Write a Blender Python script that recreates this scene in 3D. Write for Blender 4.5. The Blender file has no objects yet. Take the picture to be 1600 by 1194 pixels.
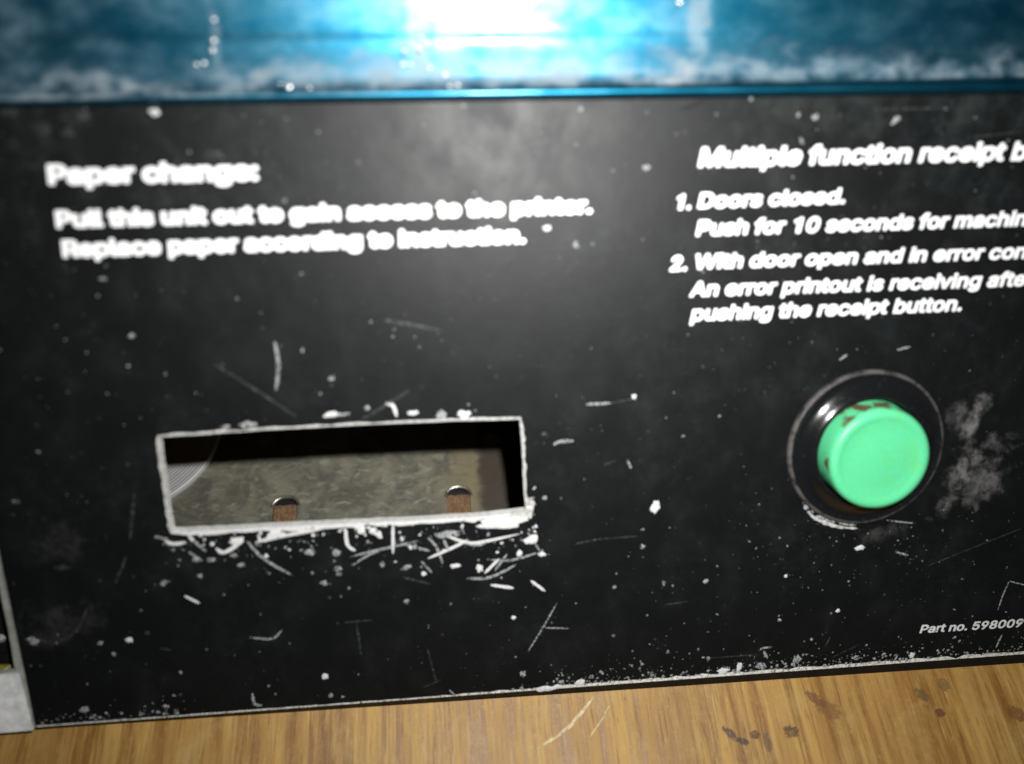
import bpy, math, random, json
from mathutils import Matrix, Vector
from mathutils.geometry import tessellate_polygon, delaunay_2d_cdt
from mathutils import noise as mnoise

SC = bpy.context.scene
COL = SC.collection
MM = 0.001

# ------------------------------------------------------------------ camera geometry
# orthonormal axes of the faceplate, written in camera axes (x right, y down, z forward)
U = Vector((0.99590185, -0.05238906, 0.07372171))
V = Vector((0.03345181, 0.97070877, 0.23791903))
N = Vector((-0.08402666, -0.23447788, 0.96848317))
FPX = 1212.14
D = 170.0                        # mm from lens to the plane of the faceplate
W = Vector((-340.0, -1957.0, FPX)).normalized()     # direction of the wood grain
W = (W - U * W.dot(U)).normalized()
Zc = U.cross(W)
WR = Matrix((U, W, Zc))                              # camera axes -> world
RP = WR @ Matrix((U, -V, -N)).transposed()           # faceplate axes -> world

SKIRT = 4.5
low = RP @ Vector((20, -121.5, 0))
ORG = Vector((0, 0, 0))
ORG.z = (SKIRT - low.z) * MM
MP = Matrix.Translation(ORG) @ RP.to_4x4()

def P(x, y, n=0.0):
    """photograph pixel -> (u, v) in mm on the plane lying n mm in front of the faceplate"""
    d = Vector((x - 800, y - 597, FPX))
    d *= (D - n) / d.dot(N)
    return (d.dot(U), -d.dot(V))

def on_bench(x, y):
    """photograph pixel -> world mm on the bench top"""
    d = WR @ Vector((x - 800, y - 597, FPX))
    c = CAMP * 1000
    t = -c.z / d.z
    return (c.x + d.x * t, c.y + d.y * t)

CAMP = MP @ Vector((0, 0, D * MM))
cam_data = bpy.data.cameras.new('camera')
cam_data.sensor_width = 36.0
cam_data.lens = 36.0 * FPX / 1600
cam_data.clip_start = 0.005
cam_data.clip_end = 20.0
cam_data.dof.use_dof = True
cam_data.dof.focus_distance = 0.206
cam_data.dof.aperture_fstop = 3.9
cam = bpy.data.objects.new('camera', cam_data)
COL.objects.link(cam)
cam.matrix_world = Matrix.Translation(CAMP) @ (WR @ Matrix(((1, 0, 0), (0, -1, 0), (0, 0, -1)))).to_4x4()
SC.camera = cam

world = bpy.data.worlds.new('World')
SC.world = world
world.use_nodes = True
bg = world.node_tree.nodes['Background']
bg.inputs[0].default_value = (0.55, 0.62, 0.7, 1)
bg.inputs[1].default_value = 0.05

# the flash of the hand-held camera, up and to the right of the lens
fl = bpy.data.lights.new('camera_flash', 'AREA')
fl.shape = 'DISK'
fl.size = 0.008
fl.energy = 0.50
fl.spread = math.radians(125)
fl.color = (1.0, 0.99, 0.97)
flo = bpy.data.objects.new('camera_flash', fl)
COL.objects.link(flo)
flo.matrix_world = Matrix.Translation(MP @ Vector((22 * MM, 31 * MM, (D - 2) * MM))) @ (
    WR @ Matrix(((1, 0, 0), (0, -1, 0), (0, 0, -1)))).to_4x4()

SC.view_settings.view_transform = 'Standard'
SC.view_settings.look = 'None'
SC.view_settings.exposure = 0.0
SC.view_settings.gamma = 1.0

# ------------------------------------------------------------------ material helpers
class NT:
    def __init__(self, name):
        self.m = bpy.data.materials.new(name)
        self.m.use_nodes = True
        self.t = self.m.node_tree
        self.bsdf = self.t.nodes['Principled BSDF']
        self.tc = self.t.nodes.new('ShaderNodeTexCoord')
        mp = self.t.nodes.new('ShaderNodeMapping')
        mp.inputs['Scale'].default_value = (1000, 1000, 1000)
        self.link(self.tc.outputs['Object'], mp.inputs['Vector'])
        self.co = mp.outputs[0]              # millimetres
        s = self.t.nodes.new('ShaderNodeSeparateXYZ')
        self.link(self.co, s.inputs[0])
        self.x, self.y, self.z = s.outputs
    def link(self, a, b): self.t.links.new(a, b)
    def put(self, v, sock):
        if isinstance(v, bpy.types.NodeSocket): self.link(v, sock)
        else: sock.default_value = v
    def math(self, op, a, b=0.0, c=0.0, clamp=False):
        n = self.t.nodes.new('ShaderNodeMath'); n.operation = op; n.use_clamp = clamp
        for i, v in enumerate((a, b, c)): self.put(v, n.inputs[i])
        return n.outputs[0]
    def add(self, a, b): return self.math('ADD', a, b)
    def mul(self, a, b): return self.math('MULTIPLY', a, b)
    def ramp(self, v, lo, hi, a=0.0, b=1.0):
        n = self.t.nodes.new('ShaderNodeMapRange'); n.interpolation_type = 'SMOOTHSTEP'
        self.put(v, n.inputs[0])
        for i, q in enumerate((lo, hi, a, b)): n.inputs[i + 1].default_value = q
        return n.outputs[0]
    def noise(self, scale, detail=4, rough=0.55, dist=0.0, stretch=None, off=(0, 0, 0)):
        n = self.t.nodes.new('ShaderNodeTexNoise')
        n.inputs['Scale'].default_value = scale
        n.inputs['Detail'].default_value = detail
        n.inputs['Roughness'].default_value = rough
        n.inputs['Distortion'].default_value = dist
        mp = self.t.nodes.new('ShaderNodeMapping')
        mp.inputs['Scale'].default_value = stretch or (1, 1, 1)
        mp.inputs['Location'].default_value = off
        self.link(self.co, mp.inputs[0]); self.link(mp.outputs[0], n.inputs['Vector'])
        return n.outputs[0]
    def voro(self, scale, stretch=None):
        n = self.t.nodes.new('ShaderNodeTexVoronoi')
        n.inputs['Scale'].default_value = scale
        mp = self.t.nodes.new('ShaderNodeMapping')
        mp.inputs['Scale'].default_value = stretch or (1, 1, 1)
        self.link(self.co, mp.inputs[0]); self.link(mp.outputs[0], n.inputs['Vector'])
        return n.outputs['Distance'], n.outputs['Color']
    def mix(self, f, a, b):
        n = self.t.nodes.new('ShaderNodeMix'); n.data_type = 'RGBA'
        self.put(f, n.inputs[0])
        for v, s in ((a, n.inputs[6]), (b, n.inputs[7])):
            if isinstance(v, tuple) and len(v) == 3: v = v + (1,)
            self.put(v, s)
        return n.outputs[2]
    def blob(self, cx, cy, rx, ry, ang=0.0, soft=0.6, warp=None):
        """soft elliptical mask at (cx, cy) mm, turned by ang degrees"""
        ca, sa = math.cos(math.radians(ang)), math.sin(math.radians(ang))
        dx = self.math('SUBTRACT', self.x, cx); dy = self.math('SUBTRACT', self.y, cy)
        a = self.add(self.mul(dx, ca / rx), self.mul(dy, sa / rx))
        b = self.add(self.mul(dx, -sa / ry), self.mul(dy, ca / ry))
        r = self.math('SQRT', self.add(self.mul(a, a), self.mul(b, b)))
        if warp is not None: r = self.add(r, warp)
        return self.ramp(r, 1.0 - soft, 1.0 + soft, 1.0, 0.0)
    def bump(self, h, strength, dist):
        n = self.t.nodes.new('ShaderNodeBump')
        n.inputs['Strength'].default_value = strength
        n.inputs['Distance'].default_value = dist * MM
        self.link(h, n.inputs['Height']); self.link(n.outputs[0], self.bsdf.inputs['Normal'])
    def set(self, **k):
        for a, v in k.items():
            if isinstance(v, tuple) and len(v) == 3: v = v + (1,)
            self.put(v, self.bsdf.inputs[a.replace('_', ' ')])
        return self.m

def plain(name, col, rough=0.5, metal=0.0, var=0.35, scale=0.8, spec=0.5):
    n = NT(name)
    f = n.ramp(n.noise(scale, 5, 0.65), 0.3, 0.7)
    lo = tuple(c * (1 - var) for c in col); hi = tuple(min(1, c * (1 + var)) for c in col)
    n.set(Base_Color=n.mix(f, lo, hi), Metallic=metal, Roughness=n.ramp(n.noise(scale * 2, 4), 0.3, 0.7, rough * 0.8, min(1, rough * 1.2)))
    n.bsdf.inputs['Specular IOR Level'].default_value = spec
    return n.m

# ------------------------------------------------------------------ mesh helpers
class MB:
    def __init__(self): self.v = []; self.f = []; self.s = []
    def face(self, pts, smooth=False):
        i = len(self.v); self.v += [tuple(p) for p in pts]
        self.f.append(tuple(range(i, i + len(pts)))); self.s.append(smooth)
    def mesh(self, verts, faces, smooth=False):
        i = len(self.v); self.v += [tuple(p) for p in verts]
        for f in faces: self.f.append(tuple(a + i for a in f)); self.s.append(smooth)
    def box(self, x0, x1, y0, y1, z0, z1):
        v = [(x, y, z) for z in (z0, z1) for y in (y0, y1) for x in (x0, x1)]
        self.mesh(v, [(0, 2, 3, 1), (4, 5, 7, 6), (0, 1, 5, 4), (2, 6, 7, 3), (0, 4, 6, 2), (1, 3, 7, 5)])
    def plate(self, outer, holes, z1, z0, wall_holes=True):
        """flat slab from z1 (front) down to z0 with holes right through"""
        loops = [outer] + holes
        tris = tessellate_polygon([[Vector((p[0], p[1], 0)) for p in l] for l in loops])
        flat = [p for l in loops for p in l]
        for t in tris:
            a, b, c = (flat[i] for i in t)
            cr = (b[0] - a[0]) * (c[1] - a[1]) - (b[1] - a[1]) * (c[0] - a[0])
            if cr < 0: b, c = c, b
            self.face([(a[0], a[1], z1), (b[0], b[1], z1), (c[0], c[1], z1)])
            self.face([(a[0], a[1], z0), (c[0], c[1], z0), (b[0], b[1], z0)])
        for k, l in enumerate(loops):
            if k and not wall_holes: continue
            for i in range(len(l)):
                a, b = l[i], l[(i + 1) % len(l)]
                self.face([(a[0], a[1], z1), (a[0], a[1], z0), (b[0], b[1], z0), (b[0], b[1], z1)])
    def lathe(self, prof, cx, cy, seg=72, smooth=True, wob=0.0, seed=0):
        rows = []
        for (r, z) in prof:
            rows.append([(cx + r * math.cos(2 * math.pi * i / seg), cy + r * math.sin(2 * math.pi * i / seg),
                          z) for i in range(seg)])
        v = [p for row in rows for p in row]; f = []
        for j in range(len(prof) - 1):
            for i in range(seg):
                k = (i + 1) % seg
                f.append((j * seg + i, j * seg + k, (j + 1) * seg + k, (j + 1) * seg + i))
        self.mesh(v, f, smooth)
    def dome(self, cx, cy, rx, ry, ang, h, z=0.0, seed=0, seg=12, jag=0.25):
        """irregular low flake with a raised middle"""
        rnd = random.Random(seed); ca, sa = math.cos(ang), math.sin(ang)
        ring, ring2 = [], []
        for i in range(seg):
            t = 2 * math.pi * i / seg; k = 1 + rnd.uniform(-jag, jag)
            a, b = rx * k * math.cos(t), ry * k * math.sin(t)
            ring.append((cx + a * ca - b * sa, cy + a * sa + b * ca, z))
            a *= 0.6; b *= 0.6
            ring2.append((cx + a * ca - b * sa, cy + a * sa + b * ca, z + h * rnd.uniform(.7, 1)))
        v = ring + ring2 + [(cx, cy, z + h)]; f = []
        for i in range(seg):
            k = (i + 1) % seg
            f.append((i, k, seg + k, seg + i)); f.append((seg + i, seg + k, 2 * seg))
        self.mesh(v, f, True)
    def strip(self, pts, w, h, z=0.0, seed=0, jag=0.13, taper=True):
        """raised tapering hair-line through pts (mm), resampled along a smooth curve"""
        rnd = random.Random(seed)
        P_ = [Vector((p[0], p[1])) for p in pts]
        out = []
        if len(P_) == 2: P_ = [P_[0], (P_[0] + P_[1]) / 2, P_[1]]
        for i in range(len(P_) - 1):
            p0, p1, p2, p3 = P_[max(i - 1, 0)], P_[i], P_[i + 1], P_[min(i + 2, len(P_) - 1)]
            for k in range(6):
                t = k / 6
                out.append(0.5 * ((2 * p1) + (p2 - p0) * t + (2 * p0 - 5 * p1 + 4 * p2 - p3) * t * t + (3 * p1 - p0 - 3 * p2 + p3) * t ** 3))
        out.append(P_[-1]); n = len(out); v = []; f = []
        for i, p in enumerate(out):
            d = (out[min(i + 1, n - 1)] - out[max(i - 1, 0)])
            d = d.normalized() if d.length > 1e-9 else Vector((1, 0)); q = Vector((-d.y, d.x))
            s = i / (n - 1)
            k = (min(1, 4 * s, 4 * (1 - s)) ** .6 if taper else 1) * (1 + rnd.uniform(-jag, jag)) * w / 2 + 0.01
            v += [(p.x - q.x * k, p.y - q.y * k, z), (p.x, p.y, z + h), (p.x + q.x * k, p.y + q.y * k, z)]
            if i: b = 3 * i; f += [(b - 3, b, b + 1, b - 2), (b - 2, b + 1, b + 2, b - 1)]
        self.mesh(v, [tuple(reversed(q)) for q in f], True)
    def build(self, name, mat, parent=None, mats=None):
        me = bpy.data.meshes.new(name)
        me.from_pydata([(a * MM, b * MM, c * MM) for a, b, c in self.v], [], self.f)
        me.polygons.foreach_set('use_smooth', self.s)
        me.materials.append(mat); me.update()
        o = bpy.data.objects.new(name, me); COL.objects.link(o)
        if parent is not None: o.parent = parent
        return o

def thing(name, label, cat, matrix=MP, group=None):
    o = bpy.data.objects.new(name, None); COL.objects.link(o)
    o.matrix_world = matrix; o.empty_display_size = 0.01
    o['label'] = label; o['category'] = cat
    if group: o['group'] = group
    return o
def tag(o, **k):
    for a, v in k.items(): o[a] = v
    return o

# ------------------------------------------------------------------ materials
def mat_faceplate():
    n = NT('black_lacquered_sheet')
    big = n.noise(0.045, 6, 0.6, 0.2, off=(3, 7, 0))
    mid = n.noise(0.28, 6, 0.7, 0.3)
    fine = n.noise(2.2, 4, 0.7)
    smear = n.noise(0.10, 5, 0.6, 0.2, stretch=(1.0, 0.8, 1), off=(11, 2, 0))
    greyness = n.mul(n.ramp(big, 0.42, 0.72), n.ramp(mid, 0.35, 0.75))
    greyness = n.add(n.mul(greyness, 0.45), n.mul(n.ramp(smear, 0.5, 0.8), 0.3))
    upper = n.ramp(n.y, -30.0, 18.0)                         # greyer towards the top seam
    greyness = n.mul(greyness, n.add(0.35, n.mul(upper, 0.9)))
    # grime left of and beside the push button, and along the seams
    gr = 0
    masks = []
    wp = n.mul(n.math('SUBTRACT', n.noise(0.16, 5, 0.65, 0.3, off=(6, 3, 0)), 0.46), 4.5)
    for (x, y, rx, ry, a, s) in ((1512, 730, 5.5, 2.6, 58, 1.0), (1540, 745, 6.5, 3.2, 50, 0.75), (1528, 645, 4.2, 1.5, 62, 1.2),
                                 (1478, 790, 4.0, 1.6, 50, 0.7), (1495, 650, 3.0, 2.0, 60, .5),
                                 (90, 975, 7.0, 4.0, 20, 0.14), (100, 850, 4.0, 3.5, 0, 0.12), (1375, 835, 5, 1.6, 5, 0.3)):
        u, v = P(x, y)
        masks.append(n.mul(n.blob(u, v, rx * 1.15, ry * 1.35, a, 0.6, wp), s))
    m = masks[0]
    for k in masks[1:]: m = n.math('MAXIMUM', m, k)
    ragged = n.ramp(n.noise(0.35, 6, 0.72, 0.15, stretch=(1, .8, 1)), 0.33, 0.62)
    m = n.mul(m, ragged)
    spk = n.ramp(n.voro(0.55)[0], 0.0, 0.16, 1.0, 0.0)
    spk = n.mul(spk, n.ramp(n.noise(0.35, 3), 0.5, 0.68))
    col = n.mix(greyness, (0.003, 0.0038, 0.0040), (0.034, 0.043, 0.042))
    col = n.mix(n.mul(spk, 0.5), col, (0.10, 0.11, 0.105))
    col = n.mix(n.mul(m, 0.9), col, (0.14, 0.136, 0.13))
    n.set(Base_Color=col, Roughness=n.add(0.45, n.add(n.mul(n.ramp(smear, .35, .65), 0.07), n.mul(greyness, 0.15))))
    n.bsdf.inputs['Specular IOR Level'].default_value = 0.24
    n.bump(n.add(n.mul(mid, 1.0), n.mul(fine, 0.35)), 0.35, 0.12)
    return n.m

def mat_wood():
    n = NT('varnished_wood')
    streak = n.noise(0.34, 5, 0.6, 0.25, stretch=(1, 0.045, 1))
    fine = n.noise(1.5, 5, 0.65, 0.3, stretch=(1, 0.06, 1), off=(4, 0, 0))
    broad = n.noise(0.05, 4, 0.5, 0.4, stretch=(1, 0.3, 1), off=(2, 5, 0))
    blot = n.noise(0.10, 6, 0.7, 0.5)
    grit = n.noise(0.9, 6, 0.75, 0.4, off=(9, 1, 0))
    col = n.mix(n.ramp(streak, 0.33, 0.66), (0.196, 0.087, 0.016), (0.425, 0.252, 0.063))
    col = n.mix(n.mul(n.ramp(fine, 0.50, 0.70), 0.6), col, (0.483, 0.310, 0.093))
    col = n.mix(n.mul(n.ramp(fine, 0.45, 0.30), 0.75), col, (0.092, 0.038, 0.008))
    col = n.mix(n.mul(n.ramp(broad, 0.42, 0.62), 0.5), col, (0.241, 0.113, 0.023))
    col = n.mix(n.mul(n.ramp(blot, 0.48, 0.72), 0.45), col, (0.380, 0.268, 0.100))
    col = n.mix(n.mul(n.ramp(grit, 0.55, 0.75), 0.5), col, (0.483, 0.353, 0.136))
    col = n.mix(n.mul(n.ramp(grit, 0.42, 0.28), 0.5), col, (0.127, 0.064, 0.017))
    # wear: pale bruised patches
    st = n.math('MAXIMUM', 0.0, 0.0)
    for (x, y, rx, ry, a, c) in ((1140, 1145, 2.6, 1.2, -50, (0.035, 0.02, 0.02)), (1160, 1158, 2.2, 1.0, -20, (0.03, 0.018, 0.018)),
                                 (1236, 1143, 2.6, 1.7, 0, (0.04, 0.02, 0.016)), (1180, 1148, 1.6, 1.2, 0, (0.06, 0.025, 0.010)),
                                 (1295, 1108, 4.0, 2.4, -30, (0.17, 0.08, 0.022)), (1275, 1092, 3.5, 1.5, -40, (0.14, 0.055, 0.02)),
                                 (1440, 1085, 2.5, 1.6, -30, (0.11, 0.07, 0.03)), (1470, 1114, 1.6, 1.3, 0, (0.09, 0.03, 0.015)),
                                 (1200, 1160, 1.2, 2.6, 0, (0.12, 0.07, 0.03)), (1590, 1115, 3.0, 2.2, -30, (0.14, 0.06, 0.02)),
                                 (1475, 1070, 2.0, 2.0, 0, (0.15, 0.085, 0.03))):
        u, v = on_bench(x, y)
        mk = n.blob(u, v, rx * .8, ry * .8, a, 0.7)
        mk = n.ramp(n.mul(mk, n.add(0.45, n.ramp(n.noise(0.9, 5, 0.7, 1.0, off=(x, 0, 0)), 0.35, 0.62))), 0.25, 0.75)
        col = n.mix(n.mul(mk, 0.8), col, c)
    n.set(Base_Color=col, Roughness=n.ramp(streak, 0.3, 0.7, 0.42, 0.6))
    n.bsdf.inputs['Specular IOR Level'].default_value = 0.4
    n.bump(n.add(streak, n.mul(n.add(fine, grit), 0.5)), 0.5, 0.25)
    return n.m

def mat_blue():
    n = NT('blue_glossy_casing')
    dirt = n.noise(0.13, 6, 0.62, 0.15, stretch=(0.8, 1.3, 1))
    dirt2 = n.noise(0.2, 3, 0.5, 0.1, stretch=(1, 1.3, 1))
    low = n.ramp(n.add(n.y, n.mul(n.math('SUBTRACT', dirt, .5), 12.0)), V_LIP + 2.5, V_LIP + 12.0, 1.0, 0.0)
    left = n.ramp(n.x, -95.0, -25.0, 1.0, 0.35)
    m = n.mul(n.ramp(dirt2, 0.15, 0.75), low)
    m2 = n.mul(n.mul(n.ramp(dirt, 0.30, 0.85), left), 0.5)
    haze_ = n.ramp(n.noise(0.07, 5, 0.6, 0.1, stretch=(.6, 1.2, 1), off=(3, 1, 0)), .35, .7)
    d = n.math('MAXIMUM', n.mul(m, n.add(0.45, n.mul(haze_, 0.5))), m2)
    for (x, w, s) in ((335, 1.2, .3), (655, 2.2, .4), (700, 3.6, .22), (1095, 2.8, .42)):   # pale grey vertical streaks
        u, _ = P(x, 70, 2)
        k = n.ramp(n.math('ABSOLUTE', n.add(n.x, n.add(-u, n.mul(n.math('SUBTRACT', dirt, .5), 5.0)))), w * .3, w * 1.3, s, 0.0)
        d = n.math('MAXIMUM', d, n.mul(k, n.ramp(dirt2, 0.3, 0.55, .4, 1.0)))
    lip = n.ramp(n.y, V_LIP + 1.3, V_LIP + 2.4, 0.0, 1.0)
    d = n.mul(d, lip)
    base = n.mix(n.ramp(dirt, .25, .75), (0.004, 0.085, 0.15), (0.008, 0.135, 0.22))
    n.set(Base_Color=n.mix(d, base, (0.25, 0.26, 0.26)), Metallic=n.ramp(d, 0, 1.0, 0.97, 0.0),
          Roughness=n.ramp(d, 0, 1.0, 0.42, 0.8))
    n.bsdf.inputs['Coat Weight'].default_value = 0.45
    n.put(n.ramp(dirt, .35, .65, 0.12, 0.26), n.bsdf.inputs['Coat Roughness'])
    n.bump(n.add(dirt, n.mul(dirt2, .5)), 0.2, 0.2)
    return n.m

def mat_cap():
    n = NT('green_moulded_plastic')
    f = n.ramp(n.noise(5.0, 3, 0.8), 0.40, 0.60)
    col = n.mix(f, (0.075, 0.50, 0.22), (0.115, 0.62, 0.31))
    col = n.mix(n.mul(n.ramp(n.noise(0.25, 4, .6), .5, .7), 0.35), col, (0.13, 0.50, 0.14))
    side = n.ramp(n.z, 5.6, 6.6, 1.0, 0.0)
    col = n.mix(n.mul(side, n.ramp(n.noise(0.16, 4, .5, off=(5, 1, 0)), .52, .60)), col, (0.10, 0.065, 0.035))
    n.set(Base_Color=col, Roughness=0.42)
    n.bsdf.inputs['Specular IOR Level'].default_value = 0.5
    n.bsdf.inputs['Subsurface Weight'].default_value = 0.0
    n.bump(n.noise(2.5, 3), 0.25, 0.04)
    return n.m

def mat_ring():
    n = NT('glossy_black_bezel')
    cu, cv = BTN
    dx = n.math('SUBTRACT', n.x, cu); dy = n.math('SUBTRACT', n.y, cv)
    r = n.math('SQRT', n.add(n.mul(dx, dx), n.mul(dy, dy)))
    rim = n.ramp(r, R_OUT - 1.1, R_OUT - 0.5)
    g = n.mul(rim, n.ramp(n.noise(0.25, 6, .75), .35, .62, .12, 1))
    g = n.math('MAXIMUM', g, n.mul(n.ramp(n.noise(0.8, 6, .7), .58, .75), .3))
    n.set(Base_Color=n.mix(g, (0.006, 0.0065, 0.007), (0.075, 0.07, 0.066)), Roughness=n.ramp(g, 0, .5, 0.17, 0.7))
    n.bump(n.noise(0.6, 4), 0.25, 0.06)
    return n.m

def mat_plate():
    n = NT('mottled_zinc_sheet')
    a = n.noise(0.12, 6, .65, .6); b = n.noise(0.5, 6, .7, 1.0, stretch=(.5, 1, 1))
    col = n.mix(n.ramp(a, .35, .65), (0.055, 0.052, 0.040), (0.125, 0.118, 0.085))
    col = n.mix(n.mul(n.ramp(b, .5, .72), .6), col, (0.24, 0.235, 0.19))
    col = n.mix(n.mul(n.ramp(b, .44, .28), .7), col, (0.045, 0.04, 0.022))
    ol = n.mul(n.ramp(n.x, SHADE_X - 22, SHADE_X - 2), n.ramp(a, .35, .6))
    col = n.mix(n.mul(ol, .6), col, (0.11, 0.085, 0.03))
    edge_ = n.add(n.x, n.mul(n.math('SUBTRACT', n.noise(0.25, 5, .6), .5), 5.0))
    col = n.mix(n.mul(n.ramp(edge_, SHADE_X - 2.0, SHADE_X + 1.2), .93), col, (0.016, 0.010, 0.004))  # shadow at the right end, painted into the sheet colour
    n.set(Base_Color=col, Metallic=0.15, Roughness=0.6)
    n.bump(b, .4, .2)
    return n.m

def mat_disc():
    n = NT('grooved_pale_plastic')
    cu, cv, _ = DISC
    dx = n.math('SUBTRACT', n.x, cu); dy = n.math('SUBTRACT', n.y, cv)
    r = n.math('SQRT', n.add(n.mul(dx, dx), n.mul(dy, dy)))
    w = n.math('SINE', n.mul(r, 7.0))
    n.set(Base_Color=n.mix(n.ramp(w, -.2, .9), (0.17, 0.17, 0.17), (0.40, 0.40, 0.40)), Roughness=.45)
    return n.m

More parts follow.
